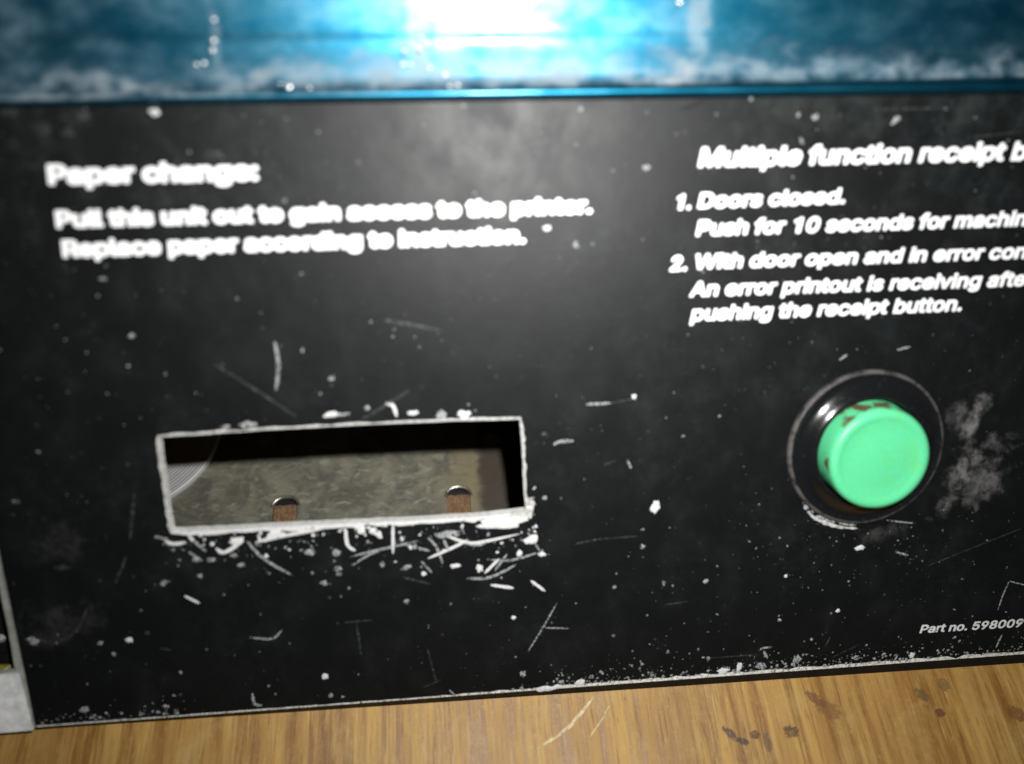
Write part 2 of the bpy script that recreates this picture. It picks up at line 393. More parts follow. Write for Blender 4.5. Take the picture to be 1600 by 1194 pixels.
# outlines of the printed letters: advance, then closed bezier loops (handle, point, handle)
GLYPHS = json.loads(r'''{".":[187,[[[108,-4,95,-4,83,-4],[72,0,63,9,54,18],[50,28,50,41,50,54],[54,65,63,73,72,82],[83,87,95,87,108,87],[119,82,128,73,137,65],[141,54,141,41,141,28],[137,18,128,9,119,0]]]],"0":[453,[[[264,-7,227,-7,189,-7],[157,3,130,24,103,45],[83,74,69,113,55,152],[48,199,48,254,48,309],[55,356,69,395,83,434],[104,464,130,484,157,505],[189,516,227,516,264,516],[296,505,323,484,350,464],[370,434,384,395,398,356],[405,309,405,254,405,199],[398,152,384,113,370,74],[350,45,323,24,297,3]],[[202,50,227,50,252,50],[273,58,290,74,308,90],[321,113,330,144,339,174],[344,211,344,254,344,297],[339,334,330,365,321,395],[308,419,290,435,273,451],[252,460,227,460,202,460],[180,451,163,435,146,419],[132,395,123,365,114,334],[109,297,109,254,109,211],[114,174,123,144,132,113],[146,90,163,74,180,58]]]],"1":[453,[[[181,0,76,0,76,18],[76,36,76,55,181,55],[286,55,391,55,391,36],[391,18,391,0,286,0]],[[250,509,276,509,276,339],[276,170,276,0,255,0],[234,0,212,0,212,149],[212,299,212,448,211,448],[210,448,209,448,168,418],[127,388,86,358,86,381],[86,404,86,427,123,454],[161,481,198,509,224,509]]]],"2":[453,[[[172,0,64,0,64,16],[64,32,64,47,121,108],[177,168,234,229,254,249],[270,267,282,282,295,298],[304,313,311,327,317,341],[320,356,320,371,320,390],[316,405,308,419,299,432],[288,442,273,449,259,456],[242,460,224,460,204,460],[187,456,172,447,158,439],[147,428,139,413,131,399],[127,382,127,362,107,362],[86,362,66,362,66,392],[72,419,86,442,100,465],[119,483,143,496,167,509],[194,516,225,516,255,516],[282,509,306,497,329,484],[348,467,361,445,374,424],[381,399,381,372,381,354],[378,335,371,318,364,300],[353,280,336,259,319,237],[296,211,267,180,229,140],[191,100,153,60,153,59],[153,58,153,57,231,57],[310,57,389,57,389,38],[389,19,389,0,281,0]]]],"5":[453,[[[254,-7,221,-7,191,-7],[164,-1,140,11,116,23],[97,39,83,60,69,81],[61,104,60,130,81,130],[101,130,122,130,124,115],[129,101,138,89,147,77],[159,67,173,60,188,53],[204,50,221,50,242,50],[260,55,276,64,292,74],[305,87,314,104,323,121],[328,141,328,162,328,184],[323,204,314,221,304,238],[291,252,275,262,258,272],[239,277,218,277,201,277],[184,274,167,268,151,263],[138,255,128,246,108,248],[88,250,67,253,77,338],[86,423,96,509,186,509],[276,509,366,509,366,490],[366,471,366,452,294,452],[222,452,151,452,145,402],[139,352,134,301,135,301],[135,301,136,301,147,311],[161,319,178,325,194,331],[211,334,229,334,253,334],[274,329,294,321,313,313],[331,301,345,285,359,270],[371,252,379,231,387,210],[391,188,391,163,391,130],[384,101,369,76,354,50],[334,30,309,15,283,1]]]],"8":[453,[[[260,-7,226,-7,192,-7],[162,-1,136,11,109,24],[89,40,74,62,59,83],[52,108,52,135,52,157],[56,177,65,195,74,213],[86,229,101,241,116,253],[133,261,153,265,153,265],[153,266,153,267,128,273],[108,287,93,308,78,329],[70,353,70,380,70,406],[77,429,90,450,104,470],[122,486,146,498,169,510],[196,516,226,516,256,516],[283,510,306,498,329,486],[348,470,361,450,375,429],[382,406,382,380,382,353],[374,329,359,308,344,287],[325,273,300,267,300,266],[300,265,300,265,319,261],[336,253,351,241,366,229],[378,213,387,195,396,177],[401,157,401,135,401,108],[393,83,378,62,364,40],[343,24,317,11,291,-1]],[[204,49,226,49,249,49],[268,53,285,60,301,68],[314,78,323,91,332,105],[337,121,337,139,337,158],[332,174,322,189,313,203],[300,214,283,223,266,231],[247,235,226,235,205,235],[186,231,169,223,152,214],[139,203,130,189,120,174],[115,158,115,139,115,121],[120,105,129,91,138,78],[151,68,167,60,184,53]],[[208,290,226,290,244,290],[260,293,274,300,288,307],[299,318,307,330,315,343],[319,358,319,376,319,393],[315,407,308,420,300,433],[289,443,275,449,261,456],[245,460,226,460,208,460],[191,456,177,449,163,443],[152,433,145,420,137,407],[133,393,133,376,133,358],[137,343,145,330,152,318],[163,307,178,300,192,293]]]],"9":[453,[[[195,516,226,516,258,516],[286,508,310,494,335,480],[354,460,368,434,382,409],[389,380,389,347,389,323],[383,297,373,270,362,243],[343,209,315,168,277,112],[239,56,200,0,177,0],[154,0,130,0,187,83],[244,165,301,248,303,248],[305,248,307,248,303,238],[296,229,287,221,279,213],[269,207,257,202,245,197],[232,195,218,195,187,195],[160,201,137,214,114,227],[96,245,83,269,70,292],[64,320,64,352,64,384],[71,412,85,436,99,461],[118,480,143,494,167,508]],[[246,460,226,460,207,460],[189,456,174,446,159,437],[147,424,138,407,130,391],[125,372,125,352,125,330],[130,312,138,295,147,279],[159,266,174,257,189,248],[207,243,226,243,246,243],[263,248,279,257,294,266],[306,279,314,295,323,311],[327,330,327,350,327,372],[323,391,314,407,306,424],[294,437,279,446,264,456]]]],":":[187,[[[108,-4,95,-4,83,-4],[72,0,63,9,54,18],[50,28,50,41,50,54],[54,65,63,73,72,82],[83,87,95,87,108,87],[119,82,128,73,137,65],[141,54,141,41,141,28],[137,18,128,9,119,0]],[[108,271,95,271,83,271],[72,275,63,284,54,293],[50,304,50,316,50,329],[54,340,63,349,72,357],[83,362,95,362,108,362],[119,357,128,349,137,340],[141,329,141,316,141,304],[137,293,128,284,119,275]]]],"A":[479,[[[39,0,16,0,78,170],[140,339,201,509,226,509],[251,509,276,509,338,339],[401,170,463,0,440,0],[418,0,395,0,359,101],[323,202,287,302,281,321],[273,344,264,372,255,400],[245,435,232,478,236,478],[241,478,245,478,233,435],[222,399,213,371,204,343],[196,320,191,302,155,202],[120,101,85,0,62,0]],[[197,142,110,142,110,161],[110,180,110,199,197,199],[283,199,370,199,370,180],[370,161,370,142,283,142]]]],"D":[502,[[[271,0,219,0,178,0],[137,0,96,0,96,19],[96,38,96,57,136,57],[175,57,215,57,256,57],[291,65,318,81,345,97],[366,119,379,149,392,179],[399,214,399,255,399,296],[392,331,379,361,366,390],[346,412,320,428,293,444],[260,452,221,452,178,452],[136,452,93,452,93,471],[93,490,93,509,137,509],[181,509,225,509,275,509],[317,499,353,478,388,458],[415,429,433,391,452,353],[462,308,462,255,462,202],[452,157,433,119,414,81],[387,51,351,31,314,10]],[[103,509,125,509,125,339],[125,170,125,0,103,0],[82,0,60,0,60,170],[60,339,60,509,82,509]]]],"M":[628,[[[81,0,60,0,60,170],[60,339,60,509,91,509],[121,509,152,509,193,402],[235,294,277,187,280,180],[284,170,287,159,291,148],[295,136,299,123,303,110],[307,97,311,84,315,71],[319,59,322,49,317,49],[312,49,307,49,310,59],[314,70,318,83,322,95],[326,108,330,121,334,134],[338,147,342,158,346,170],[349,179,352,187,394,294],[435,402,476,509,507,509],[537,509,568,509,568,339],[568,170,568,0,547,0],[525,0,504,0,504,97],[504,194,504,291,504,302],[504,314,504,327,505,340],[505,354,505,369,505,383],[506,398,506,413,506,428],[507,443,507,457,509,457],[511,457,513,457,508,441],[503,426,498,409,492,393],[487,378,482,363,477,348],[472,334,467,322,463,309],[459,299,456,291,418,194],[380,97,342,0,323,0],[305,0,286,0,248,97],[209,194,170,291,167,299],[163,309,159,321,155,333],[150,346,145,361,140,376],[135,391,129,408,124,424],[118,441,112,457,114,457],[117,457,119,457,119,444],[120,431,120,416,120,401],[121,387,121,372,121,357],[121,342,122,328,122,315],[122,302,122,291,122,194],[122,97,122,0,101,0]]]],"P":[444,[[[82,0,60,0,60,170],[60,339,60,509,118,509],[177,509,235,509,274,509],[307,502,332,487,358,473],[377,454,390,430,402,405],[409,378,409,348,409,317],[402,290,390,265,377,241],[358,222,332,207,307,193],[274,186,235,186,193,186],[151,186,109,186,109,205],[109,224,109,242,150,242],[191,242,233,242,259,242],[281,247,297,256,313,265],[325,278,333,294,341,310],[344,328,344,348,344,368],[341,386,333,402,325,417],[313,430,297,439,280,448],[259,452,232,452,196,452],[160,452,125,452,125,301],[125,151,125,0,103,0]]]],"R":[449,[[[82,0,60,0,60,170],[60,339,60,509,119,509],[177,509,236,509,275,509],[307,502,333,489,359,475],[378,457,390,433,403,410],[409,382,409,352,409,321],[403,295,390,271,378,248],[359,230,333,217,307,204],[275,198,236,198,189,198],[143,198,96,198,96,217],[96,236,96,255,142,255],[188,255,234,255,260,255],[281,259,298,267,314,275],[326,286,334,300,341,315],[345,332,345,352,345,372],[341,390,334,405,326,420],[314,431,298,440,281,448],[259,452,233,452,197,452],[161,452,125,452,125,301],[125,151,125,0,103,0]],[[378,0,353,0,312,76],[271,153,230,229,254,229],[279,229,303,229,344,153],[386,76,428,0,403,0]]]],"W":[686,[[[180,0,155,0,109,170],[63,339,16,509,38,509],[60,509,82,509,109,404],[136,300,163,196,168,179],[172,163,175,145,179,128],[183,111,187,94,190,76],[194,58,197,40,194,40],[192,40,189,40,193,58],[196,76,200,94,203,111],[207,128,211,145,215,163],[220,179,224,196,251,300],[279,404,306,509,331,509],[355,509,380,509,407,404],[434,300,462,196,466,179],[470,163,474,145,478,128],[482,111,486,94,490,76],[494,58,497,40,494,40],[491,40,488,40,492,58],[495,76,499,94,502,111],[506,128,510,145,515,163],[519,179,523,196,550,300],[576,404,603,509,625,509],[647,509,670,509,623,339],[577,170,530,0,505,0],[480,0,455,0,426,108],[397,215,368,323,362,344],[357,367,351,391,346,416],[341,444,336,475,341,475],[345,475,350,475,345,445],[340,419,335,395,330,371],[324,347,318,323,289,215],[260,108,230,0,205,0]]]],"a":[389,[[[182,-9,160,-9,136,-9],[114,-4,94,5,75,14],[59,27,48,45,36,62],[30,83,30,108,30,130],[35,147,43,161,52,175],[63,185,78,193,92,201],[108,207,125,211,143,215],[160,218,178,220,201,223],[219,225,234,227,248,228],[258,231,265,235,272,239],[276,245,276,255,276,255],[276,256,276,257,276,272],[273,286,267,297,261,308],[252,316,240,322,228,328],[213,331,196,331,178,331],[162,328,149,322,136,317],[126,309,118,301,110,292],[104,283,100,274,80,280],[61,285,41,291,50,314],[62,332,79,346,95,360],[113,369,133,375,153,381],[173,384,194,384,208,384],[223,383,239,379,255,376],[271,370,286,360,301,351],[313,338,322,320,332,303],[337,280,337,251,337,168],[337,84,337,0,317,0],[297,0,277,0,277,17],[277,35,277,52,275,52],[274,52,272,52,268,43],[261,34,252,25,243,15],[230,7,215,1,200,-5]],[[155,45,170,45,193,45],[212,50,228,59,243,68],[255,79,263,93,271,107],[276,122,276,138,276,155],[276,173,276,190,273,187],[268,184,259,182,251,180],[242,178,231,176,221,174],[210,172,200,171,190,170],[182,169,175,168,161,166],[147,163,134,159,121,154],[111,148,103,139,96,131],[92,119,92,105,92,92],[95,81,102,72,109,63],[118,57,130,52,142,48]]]],"b":[424,[[[261,-8,229,-8,206,-8],[187,-4,172,4,158,12],[146,21,138,31,129,42],[123,51,118,59,116,59],[114,59,112,59,112,39],[112,20,112,0,92,0],[72,0,53,0,53,170],[53,339,53,509,73,509],[93,509,114,509,114,446],[114,382,114,319,115,319],[117,319,118,319,123,327],[129,336,137,346,145,356],[157,365,171,373,186,381],[205,384,229,384,261,384],[289,376,313,361,337,345],[356,322,370,293,383,263],[390,229,390,189,390,149],[383,114,370,84,356,55],[337,32,313,16,289,0]],[[197,47,220,47,244,47],[263,53,279,66,295,78],[308,95,316,117,324,138],[328,162,328,189,328,216],[324,240,316,261,308,282],[296,299,280,311,264,324],[244,330,220,330,197,330],[177,324,161,312,145,300],[133,284,125,263,117,242],[113,217,113,189,113,161],[117,136,125,115,133,94],[146,77,162,65,178,53]]]],"c":[395,[[[226,-8,207,-8,173,-8],[143,0,117,16,91,33],[71,56,56,85,41,114],[34,149,34,187,34,227],[41,262,56,291,71,321],[91,343,117,360,143,376],[173,384,207,384,226,384],[243,382,260,377,276,372],[292,365,305,356,319,347],[330,335,340,322,350,309],[357,294,362,277,342,272],[322,267,303,262,300,272],[296,281,290,289,285,297],[278,305,270,311,262,317],[253,322,242,325,232,328],[220,330,207,330,182,330],[161,323,145,310,129,297],[116,280,108,258,100,237],[96,213,96,187,96,162],[100,139,108,117,116,96],[129,79,145,66,161,53],[182,46,207,46,220,46],[232,48,243,52,253,55],[263,60,271,66,279,72],[286,80,292,89,297,97],[301,107,304,117,324,112],[343,107,363,102,358,85],[351,70,341,56,332,43],[320,31,306,21,293,12],[277,4,261,-1,244,-6]]]],"d":[424,[[[219,-8,195,-8,164,-8],[136,0,111,16,87,32],[68,55,55,84,41,114],[34,149,34,189,34,229],[41,263,55,293,69,322],[88,345,112,361,136,376],[164,384,196,384,219,384],[238,381,253,373,268,365],[279,356,287,346,296,336],[302,327,306,319,308,319],[309,319,311,319,311,382],[311,446,311,509,331,509],[351,509,372,509,372,339],[372,170,372,0,352,0],[332,0,313,0,313,20],[313,39,313,59,311,59],[309,59,307,59,302,51],[295,42,287,31,278,21],[267,12,252,4,238,-4]],[[181,47,205,47,227,47],[247,53,263,65,279,77],[291,94,299,115,308,136],[312,161,312,189,312,217],[308,242,300,263,292,284],[279,300,263,312,247,324],[228,330,205,330,181,330],[161,324,145,311,129,299],[116,282,108,261,100,240],[96,216,96,189,96,162],[100,138,109,117,117,95],[129,78,145,66,161,53]]]],"e":[404,[[[238,-8,212,-8,175,-8],[143,0,117,16,90,33],[70,56,56,85,41,114],[34,148,34,187,34,226],[41,260,55,290,69,319],[89,343,115,359,141,376],[171,384,205,384,226,384],[246,381,266,374,285,367],[303,356,319,341,335,326],[348,306,357,282,366,258],[371,228,371,194,371,186],[371,178,371,169,272,169],[174,169,75,169,75,187],[75,204,75,221,163,221],[250,221,338,221,329,215],[319,208,310,202,310,227],[306,249,298,269,290,288],[278,303,263,314,247,325],[228,330,205,330,182,330],[163,325,146,313,130,302],[118,288,109,270,100,251],[96,232,96,211,96,200],[96,189,96,178,96,150],[101,126,110,106,120,87],[134,72,151,61,168,51],[189,46,212,46,228,46],[241,48,254,53,266,57],[277,64,285,73,294,82],[301,93,306,105,325,101],[345,96,365,91,359,71],[349,54,335,39,321,24],[303,13,283,4,262,-4]]]],"f":[253,[[[154,379,228,379,228,362],[228,344,228,327,154,327],[80,327,6,327,6,344],[6,362,6,379,80,379]],[[101,0,81,0,81,144],[81,288,81,432,81,453],[86,471,96,486,106,500],[119,511,135,519,152,526],[169,530,187,530,201,530],[213,529,222,527,232,525],[238,523,243,521,238,503],[233,486,227,468,224,470],[220,471,215,472,210,473],[203,474,195,474,176,474],[163,469,154,460,146,451],[142,437,142,419,142,279],[142,140,142,0,121,0]]]],"g":[425,[[[238,-151,207,-151,179,-151],[155,-147,134,-140,113,-132],[96,-123,82,-110,69,-98],[58,-84,51,-69,67,-60],[84,-50,101,-41,107,-49],[113,-57,122,-66,130,-75],[141,-82,154,-88,168,-94],[186,-97,207,-97,238,-97],[263,-90,282,-75,302,-60],[311,-37,311,-6,311,19],[311,44,311,68,310,68],[308,68,306,68,301,60],[295,51,287,41,278,32],[267,23,252,16,238,8],[219,5,195,5,164,5],[137,12,113,27,88,41],[69,62,55,90,41,118],[34,152,34,191,34,230],[41,264,55,293,69,322],[88,345,112,361,137,376],[165,384,196,384,220,384],[239,381,253,373,268,365],[280,356,288,346,297,336],[303,327,308,319,309,319],[311,319,313,319,313,339],[313,359,313,379,333,379],[353,379,372,379,372,250],[372,121,372,-9,372,-42],[365,-69,350,-90,335,-111],[316,-126,291,-136,266,-146]],[[181,59,205,59,228,59],[248,64,264,75,280,86],[292,101,300,121,308,141],[312,165,312,193,312,220],[308,243,300,264,292,284],[280,301,264,312,248,324],[228,330,205,330,181,330],[161,324,145,312,129,299],[117,283,109,262,100,242],[96,219,96,193,96,166],[100,143,109,123,117,103],[129,87,145,76,162,65]]]],"h":[410,[[[114,249,114,227,114,151],[114,76,114,0,93,0],[73,0,53,0,53,170],[53,339,53,509,73,509],[93,509,114,509,114,435],[114,361,114,287,110,287],[106,287,102,287,114,322],[131,347,152,362,174,377],[199,384,227,384,253,384],[276,379,295,369,315,358],[330,342,341,321,352,299],[357,273,357,240,357,160],[357,80,357,0,337,0],[316,0,296,0,296,78],[296,157,296,235,296,265],[288,288,273,304,258,321],[237,329,210,329,192,329],[175,325,161,317,146,309],[135,298,126,283,118,267]]]],"i":[166,[[[73,0,53,0,53,126],[53,253,53,379,73,379],[93,379,114,379,114,253],[114,126,114,0,93,0]],[[95,443,84,443,72,443],[62,447,54,455,45,462],[41,472,41,483,41,494],[45,504,54,512,62,520],[72,524,84,524,95,524],[106,520,114,512,122,504],[126,494,126,483,126,472],[122,462,114,455,106,447]]]],"l":[189,[[[147,-2,139,-2,110,-2],[88,5,74,20,60,35],[53,57,53,84,53,226],[53,367,53,509,73,509],[93,509,114,509,114,372],[114,235,114,99,114,81],[116,69,120,62,125,55],[133,52,146,52,152,52],[157,52,160,53,164,53],[167,54,170,54,173,37],[177,20,181,3,175,1],[169,0,162,-1,154,-2]]]],"m":[609,[[[73,0,53,0,53,126],[53,253,53,379,72,379],[92,379,112,379,112,351],[112,323,112,295,111,295],[109,295,108,295,113,316],[121,332,132,346,144,359],[157,369,172,376,187,383],[203,386,219,386,247,386],[270,378,287,361,305,344],[316,322,321,295,318,295],[315,295,312,295,317,313],[325,329,337,343,349,357],[364,367,381,375,398,382],[416,386,437,386,459,386],[479,381,497,372,515,362],[530,348,541,328,551,309],[557,285,557,255,557,170],[557,85,557,0,536,0],[516,0,496,0,496,85],[496,169,496,254,496,281],[488,301,473,313,457,325],[439,330,419,330,402,330],[387,327,374,320,362,313],[352,303,345,290,339,278],[335,263,335,247,335,165],[335,82,335,0,315,0],[295,0,274,0,274,87],[274,173,274,260,274,281],[267,298,253,311,239,324],[221,330,199,330,185,330],[171,327,158,320,144,313],[134,303,126,289,118,276],[114,258,114,238,114,159],[114,79,114,0,93,0]]]],"n":[409,[[[114,249,114,227,114,151],[114,76,114,0,93,0],[73,0,53,0,53,126],[53,253,53,379,72,379],[92,379,112,379,112,349],[112,318,112,287,109,287],[106,287,102,287,114,322],[131,347,152,362,174,377],[199,384,227,384,253,384],[276,379,295,369,314,358],[330,342,341,321,352,299],[357,273,357,240,357,160],[357,80,357,0,337,0],[316,0,296,0,296,78],[296,157,296,235,296,265],[288,288,273,304,258,321],[237,329,210,329,192,329],[175,325,161,317,146,309],[135,298,126,283,118,267]]]],"o":[415,[[[242,-8,207,-8,173,-8],[143,0,117,16,91,33],[71,56,56,85,41,114],[34,149,34,187,34,227],[41,262,56,291,71,321],[91,343,117,360,143,376],[173,384,207,384,242,384],[273,376,299,360,325,343],[345,321,359,291,374,262],[381,227,381,187,381,149],[374,114,359,85,345,56],[325,33,299,16,273,0]],[[182,46,207,46,233,46],[254,53,270,66,287,79],[299,96,307,117,315,139],[319,162,319,187,319,213],[315,236,307,258,299,280],[287,297,270,310,254,323],[233,330,207,330,182,330],[161,323,145,310,129,297],[116,280,108,258,100,237],[96,213,96,187,96,162],[100,139,108,117,116,96],[129,79,145,66,161,53]]]],"p":[424,[[[73,-143,53,-143,53,31],[53,205,53,379,72,379],[92,379,112,379,112,359],[112,339,112,319,114,319],[116,319,118,319,123,327],[129,336,137,346,145,356],[157,365,171,373,186,381],[205,384,229,384,261,384],[289,376,313,361,337,345],[356,322,370,293,383,263],[390,229,390,189,390,149],[383,114,370,84,356,55],[337,32,313,16,289,0],[261,-8,229,-8,206,-8],[187,-4,173,4,158,12],[146,21,138,31,130,42],[123,51,118,59,117,59],[115,59,114,59,114,-8],[114,-76,114,-143,93,-143]],[[197,47,220,47,244,47],[263,53,279,66,295,78],[308,95,316,117,324,138],[328,162,328,189,328,216],[324,240,316,261,308,282],[296,299,280,311,264,324],[244,330,220,330,197,330],[177,324,161,312,145,300],[133,284,125,263,117,242],[113,217,113,189,113,161],[117,136,125,115,133,94],[146,77,162,65,178,53]]]],"r":[259,[[[73,0,53,0,53,126],[53,253,53,379,72,379],[92,379,112,379,112,360],[112,340,112,321,113,321],[114,321,115,321,122,340],[135,355,152,367,170,379],[190,385,213,385,218,385],[223,385,229,384,235,384],[240,384,243,384,243,363],[243,343,243,322,242,323],[237,323,230,324,223,325],[215,326,207,326,189,326],[173,322,159,315,145,307],[134,297,126,284,118,270],[114,255,114,237,114,158],[114,79,114,0,93,0]]]],"s":[365,[[[211,-8,182,-8,156,-8],[133,-4,112,3,92,11],[75,23,62,38,49,53],[40,72,36,94,55,98],[74,102,94,107,99,86],[109,70,124,60,139,50],[158,45,181,45,208,45],[229,51,244,62,260,74],[268,87,268,103,268,116],[263,127,254,136,245,144],[231,151,212,155,191,160],[170,165,149,170,115,178],[89,191,72,208,55,225],[47,247,47,274,47,296],[53,315,65,332,77,348],[94,361,115,370,136,380],[160,384,187,384,213,384],[235,380,254,372,272,365],[287,353,299,339,310,325],[319,309,324,290,305,286],[287,281,268,277,263,292],[255,304,243,316,230,327],[212,333,187,333,165,333],[146,327,131,317,116,306],[109,293,109,277,109,263],[114,252,124,243,134,235],[150,228,172,223,191,218],[210,214,229,209,264,201],[290,188,306,171,323,154],[331,133,331,107,331,84],[325,64,312,47,300,30],[282,16,260,6,237,-3]]]],"t":[227,[[[138,379,204,379,204,362],[204,344,204,327,138,327],[72,327,6,327,6,344],[6,362,6,379,72,379]],[[65,345,65,471,85,471],[106,471,126,471,126,347],[126,222,126,98,126,81],[129,69,136,61,143,54],[154,50,170,50,174,50],[179,50,185,51,191,52],[197,53,202,54,206,36],[209,19,213,2,207,0],[200,-2,192,-3,184,-4],[176,-4,168,-4,136,-4],[110,4,92,21,74,38],[65,62,65,93,65,219]]]],"u":[410,[[[211,-5,182,-5,157,-5],[134,0,115,11,95,21],[80,37,69,59,58,80],[53,107,53,139,53,219],[53,299,53,379,73,379],[93,379,114,379,114,301],[114,222,114,144,114,114],[121,91,137,75,152,58],[173,50,200,50,218,50],[235,54,249,62,264,70],[275,81,283,97,292,112],[296,131,296,153,296,228],[296,304,296,379,316,379],[337,379,357,379,357,253],[357,126,357,0,337,0],[318,0,298,0,298,31],[298,61,298,92,301,92],[304,92,307,92,295,57],[279,32,257,17,235,2]]]],"v":[389,[[[184,0,163,0,114,126],[66,253,17,379,40,379],[62,379,84,379,111,305],[138,230,165,155,174,132],[181,110,187,87,193,64],[199,42,206,21,198,21],[191,21,184,21,191,42],[197,64,203,87,209,110],[216,132,224,155,251,230],[278,305,305,379,327,379],[349,379,371,379,323,253],[275,126,226,0,205,0]]]]," ":[187,[]]}''')

def _poly(*pts):
    out = []
    for i, p in enumerate(pts):
        a, b = pts[i - 1], pts[(i + 1) % len(pts)]
        out.append([p[0] + (a[0] - p[0]) / 3, p[1] + (a[1] - p[1]) / 3, p[0], p[1], p[0] + (b[0] - p[0]) / 3, p[1] + (b[1] - p[1]) / 3])
    return out
GLYPHS['1'] = [470, [_poly((225, 0), (312, 0), (312, 509), (250, 509), (205, 450), (110, 425), (110, 368), (225, 368))]]
_gc = {}
def glyph_mesh(ch, off):
    """letter outline grown by `off` with round corners, as one sheet of triangles"""
    key = (ch, off)
    if key in _gc: return _gc[key]
    loops = []
    for l in GLYPHS[ch][1]:
        pts = []
        for a, b in zip(l, l[1:] + l[:1]):
            p0, p1, p2, p3 = Vector(a[2:4]), Vector(a[4:6]), Vector(b[0:2]), Vector(b[2:4])
            for k in range(2):
                t = k / 2
                pts.append((p0 * (1 - t) ** 3 + p1 * 3 * t * (1 - t) ** 2 + p2 * 3 * t * t * (1 - t) + p3 * t ** 3) / 1000)
        cl = [p for i, p in enumerate(pts) if (p - pts[i - 1]).length > 1e-4]
        if len(cl) > 2: loops.append(cl)
    if not loops: _gc[key] = ([], []); return _gc[key]
    def area(l): return sum(a.x * b.y - a.y * b.x for a, b in zip(l, l[1:] + l[:1])) / 2
    def inside(p, l):
        c = False
        for a, b in zip(l, l[1:] + l[:1]):
            if (a.y > p.y) != (b.y > p.y) and p.x < (b.x - a.x) * (p.y - a.y) / (b.y - a.y) + a.x: c = not c
        return c
    outer = [l for l in loops if not any(m is not l and inside(l[0], m) for m in loops)]
    vs, fs = [], []
    def addf(poly):
        if area(poly) < 0: poly = poly[::-1]
        i = len(vs); vs.extend(poly); fs.append(list(range(i, i + len(poly))))
    for o in outer:
        grp = [o] + [l for l in loops if l not in outer and inside(l[0], o)]
        flat = [p for l in grp for p in l]
        for t in tessellate_polygon([[p.to_3d() for p in l] for l in grp]):
            addf([flat[i] for i in t])
    for l in loops:
        for a, b in zip(l, l[1:] + l[:1]):
            d = (b - a).normalized(); q = Vector((-d.y, d.x)) * off
            addf([a - q, b - q, b + q, a + q])
            addf([a + Vector((math.cos(k * math.pi / 4 + .3), math.sin(k * math.pi / 4 + .3))) * off for k in range(8)])
    r = delaunay_2d_cdt(vs, [], fs, 0, 1e-5)
    segs = [(a, b) for l in loops for a, b in zip(l, l[1:] + l[:1])]
    def near(p):
        for a, b in segs:
            d = b - a; t = max(0.0, min(1.0, (p - a).dot(d) / d.length_squared))
            if (a + d * t - p).length < off: return True
        return False
    keep = []
    for f in r[2]:
        c = (r[0][f[0]] + r[0][f[1]] + r[0][f[2]]) / 3
        if sum(inside(c, l) for l in loops) % 2 or near(c): keep.append(tuple(f))
    _gc[key] = ([tuple(v) for v in r[0]], keep)
    return _gc[key]

def text_line(parent, s, a, b, cap_px, slant, off, shown=None, mat=None):
    """s is laid from pixel a; the characters in `shown` end at pixel b (same baseline)"""
    A = Vector(P(*a)); B = Vector(P(*b)); e = (B - A).normalized()
    C = Vector(P(a[0], a[1] - cap_px)); cap = (C - A).length / 0.727 * 1.07
    shown = shown or s
    nat = (sum(GLYPHS[c][0] for c in shown) / 1000) - 0.06
    sx = (B - A).length / nat; up = Vector((-e.y, e.x))
    mb = MB(); x = -0.05
    for i, ch in enumerate(s):
        vs, fs = glyph_mesh(ch, off)
        z = 0.02 + 0.012 * (i % 2)
        pts = []
        for gx, gy in vs:
            q = A + e * ((x + gx) * sx + gy * slant * cap) + up * (gy * cap)
            pts.append((q.x, q.y, z))
        mb.mesh(pts, fs)
        x += GLYPHS[ch][0] / 1000
    return mb.build('lettering', mat, parent)

# ------------------------------------------------------------------ key positions
V_LIP = P(700, 159)[1]
BTN = P(1353, 701, 0.5)
R_OUT = 19.4
SHEET_Z = 2.6
def _S(x, y, z):
    d = WR @ Vector((x - 800, y - 597, FPX)); c = CAMP * 1000; t = (z - c.z) / d.z
    return Vector((c.x + d.x * t, c.y + d.y * t))
def circle3(a, b, c):
    d = 2 * (a.x * (b.y - c.y) + b.x * (c.y - a.y) + c.x * (a.y - b.y))
    ux = (a.length_squared * (b.y - c.y) + b.length_squared * (c.y - a.y) + c.length_squared * (a.y - b.y)) / d
    uy = (a.length_squared * (c.x - b.x) + b.length_squared * (a.x - c.x) + c.length_squared * (b.x - a.x)) / d
    return (ux, uy, math.hypot(a.x - ux, a.y - uy))
DISC = circle3(_S(342, 682, SHEET_Z + 2), _S(310, 738, SHEET_Z + 2), _S(262, 776, SHEET_Z + 2))

SHADE_X = _S(752, 765, SHEET_Z).x
M_FACE = mat_faceplate(); M_WOOD = mat_wood(); M_BLUE = mat_blue(); M_CAP = mat_cap(); M_RING = mat_ring()
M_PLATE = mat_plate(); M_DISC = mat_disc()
M_INK = plain('white_printed_ink', (0.86, 0.87, 0.87), 0.5, var=0.03)
M_INK2 = plain('greyed_printed_ink', (0.62, 0.63, 0.62), 0.5, var=0.1)
M_RAW = plain('bare_chipped_edge', (0.58, 0.57, 0.52), 0.6, var=0.45, scale=1.3)
M_WALL = plain('raw_cut_laminate', (0.62, 0.62, 0.60), 0.6, var=0.25, scale=1.0)
M_EDGE = plain('worn_grey_edge', (0.42, 0.42, 0.40), 0.6, var=0.4, scale=1.0)
M_SCR = plain('pale_scratch', (0.26, 0.27, 0.27), 0.55, var=0.4, scale=1.5)
M_SCR2 = plain('faint_scratch', (0.036, 0.040, 0.040), 0.55, var=0.5, scale=0.8)
M_SCR3 = plain('white_scratch', (0.58, 0.58, 0.57), 0.5, var=0.15, scale=1.5)
M_BLACK = plain('black_edge', (0.006, 0.006, 0.006), 0.6, spec=0.2)
M_BOX = plain('added_baffle_brown', (0.11, 0.07, 0.035), 0.8, var=.5, scale=.1, spec=0.2)
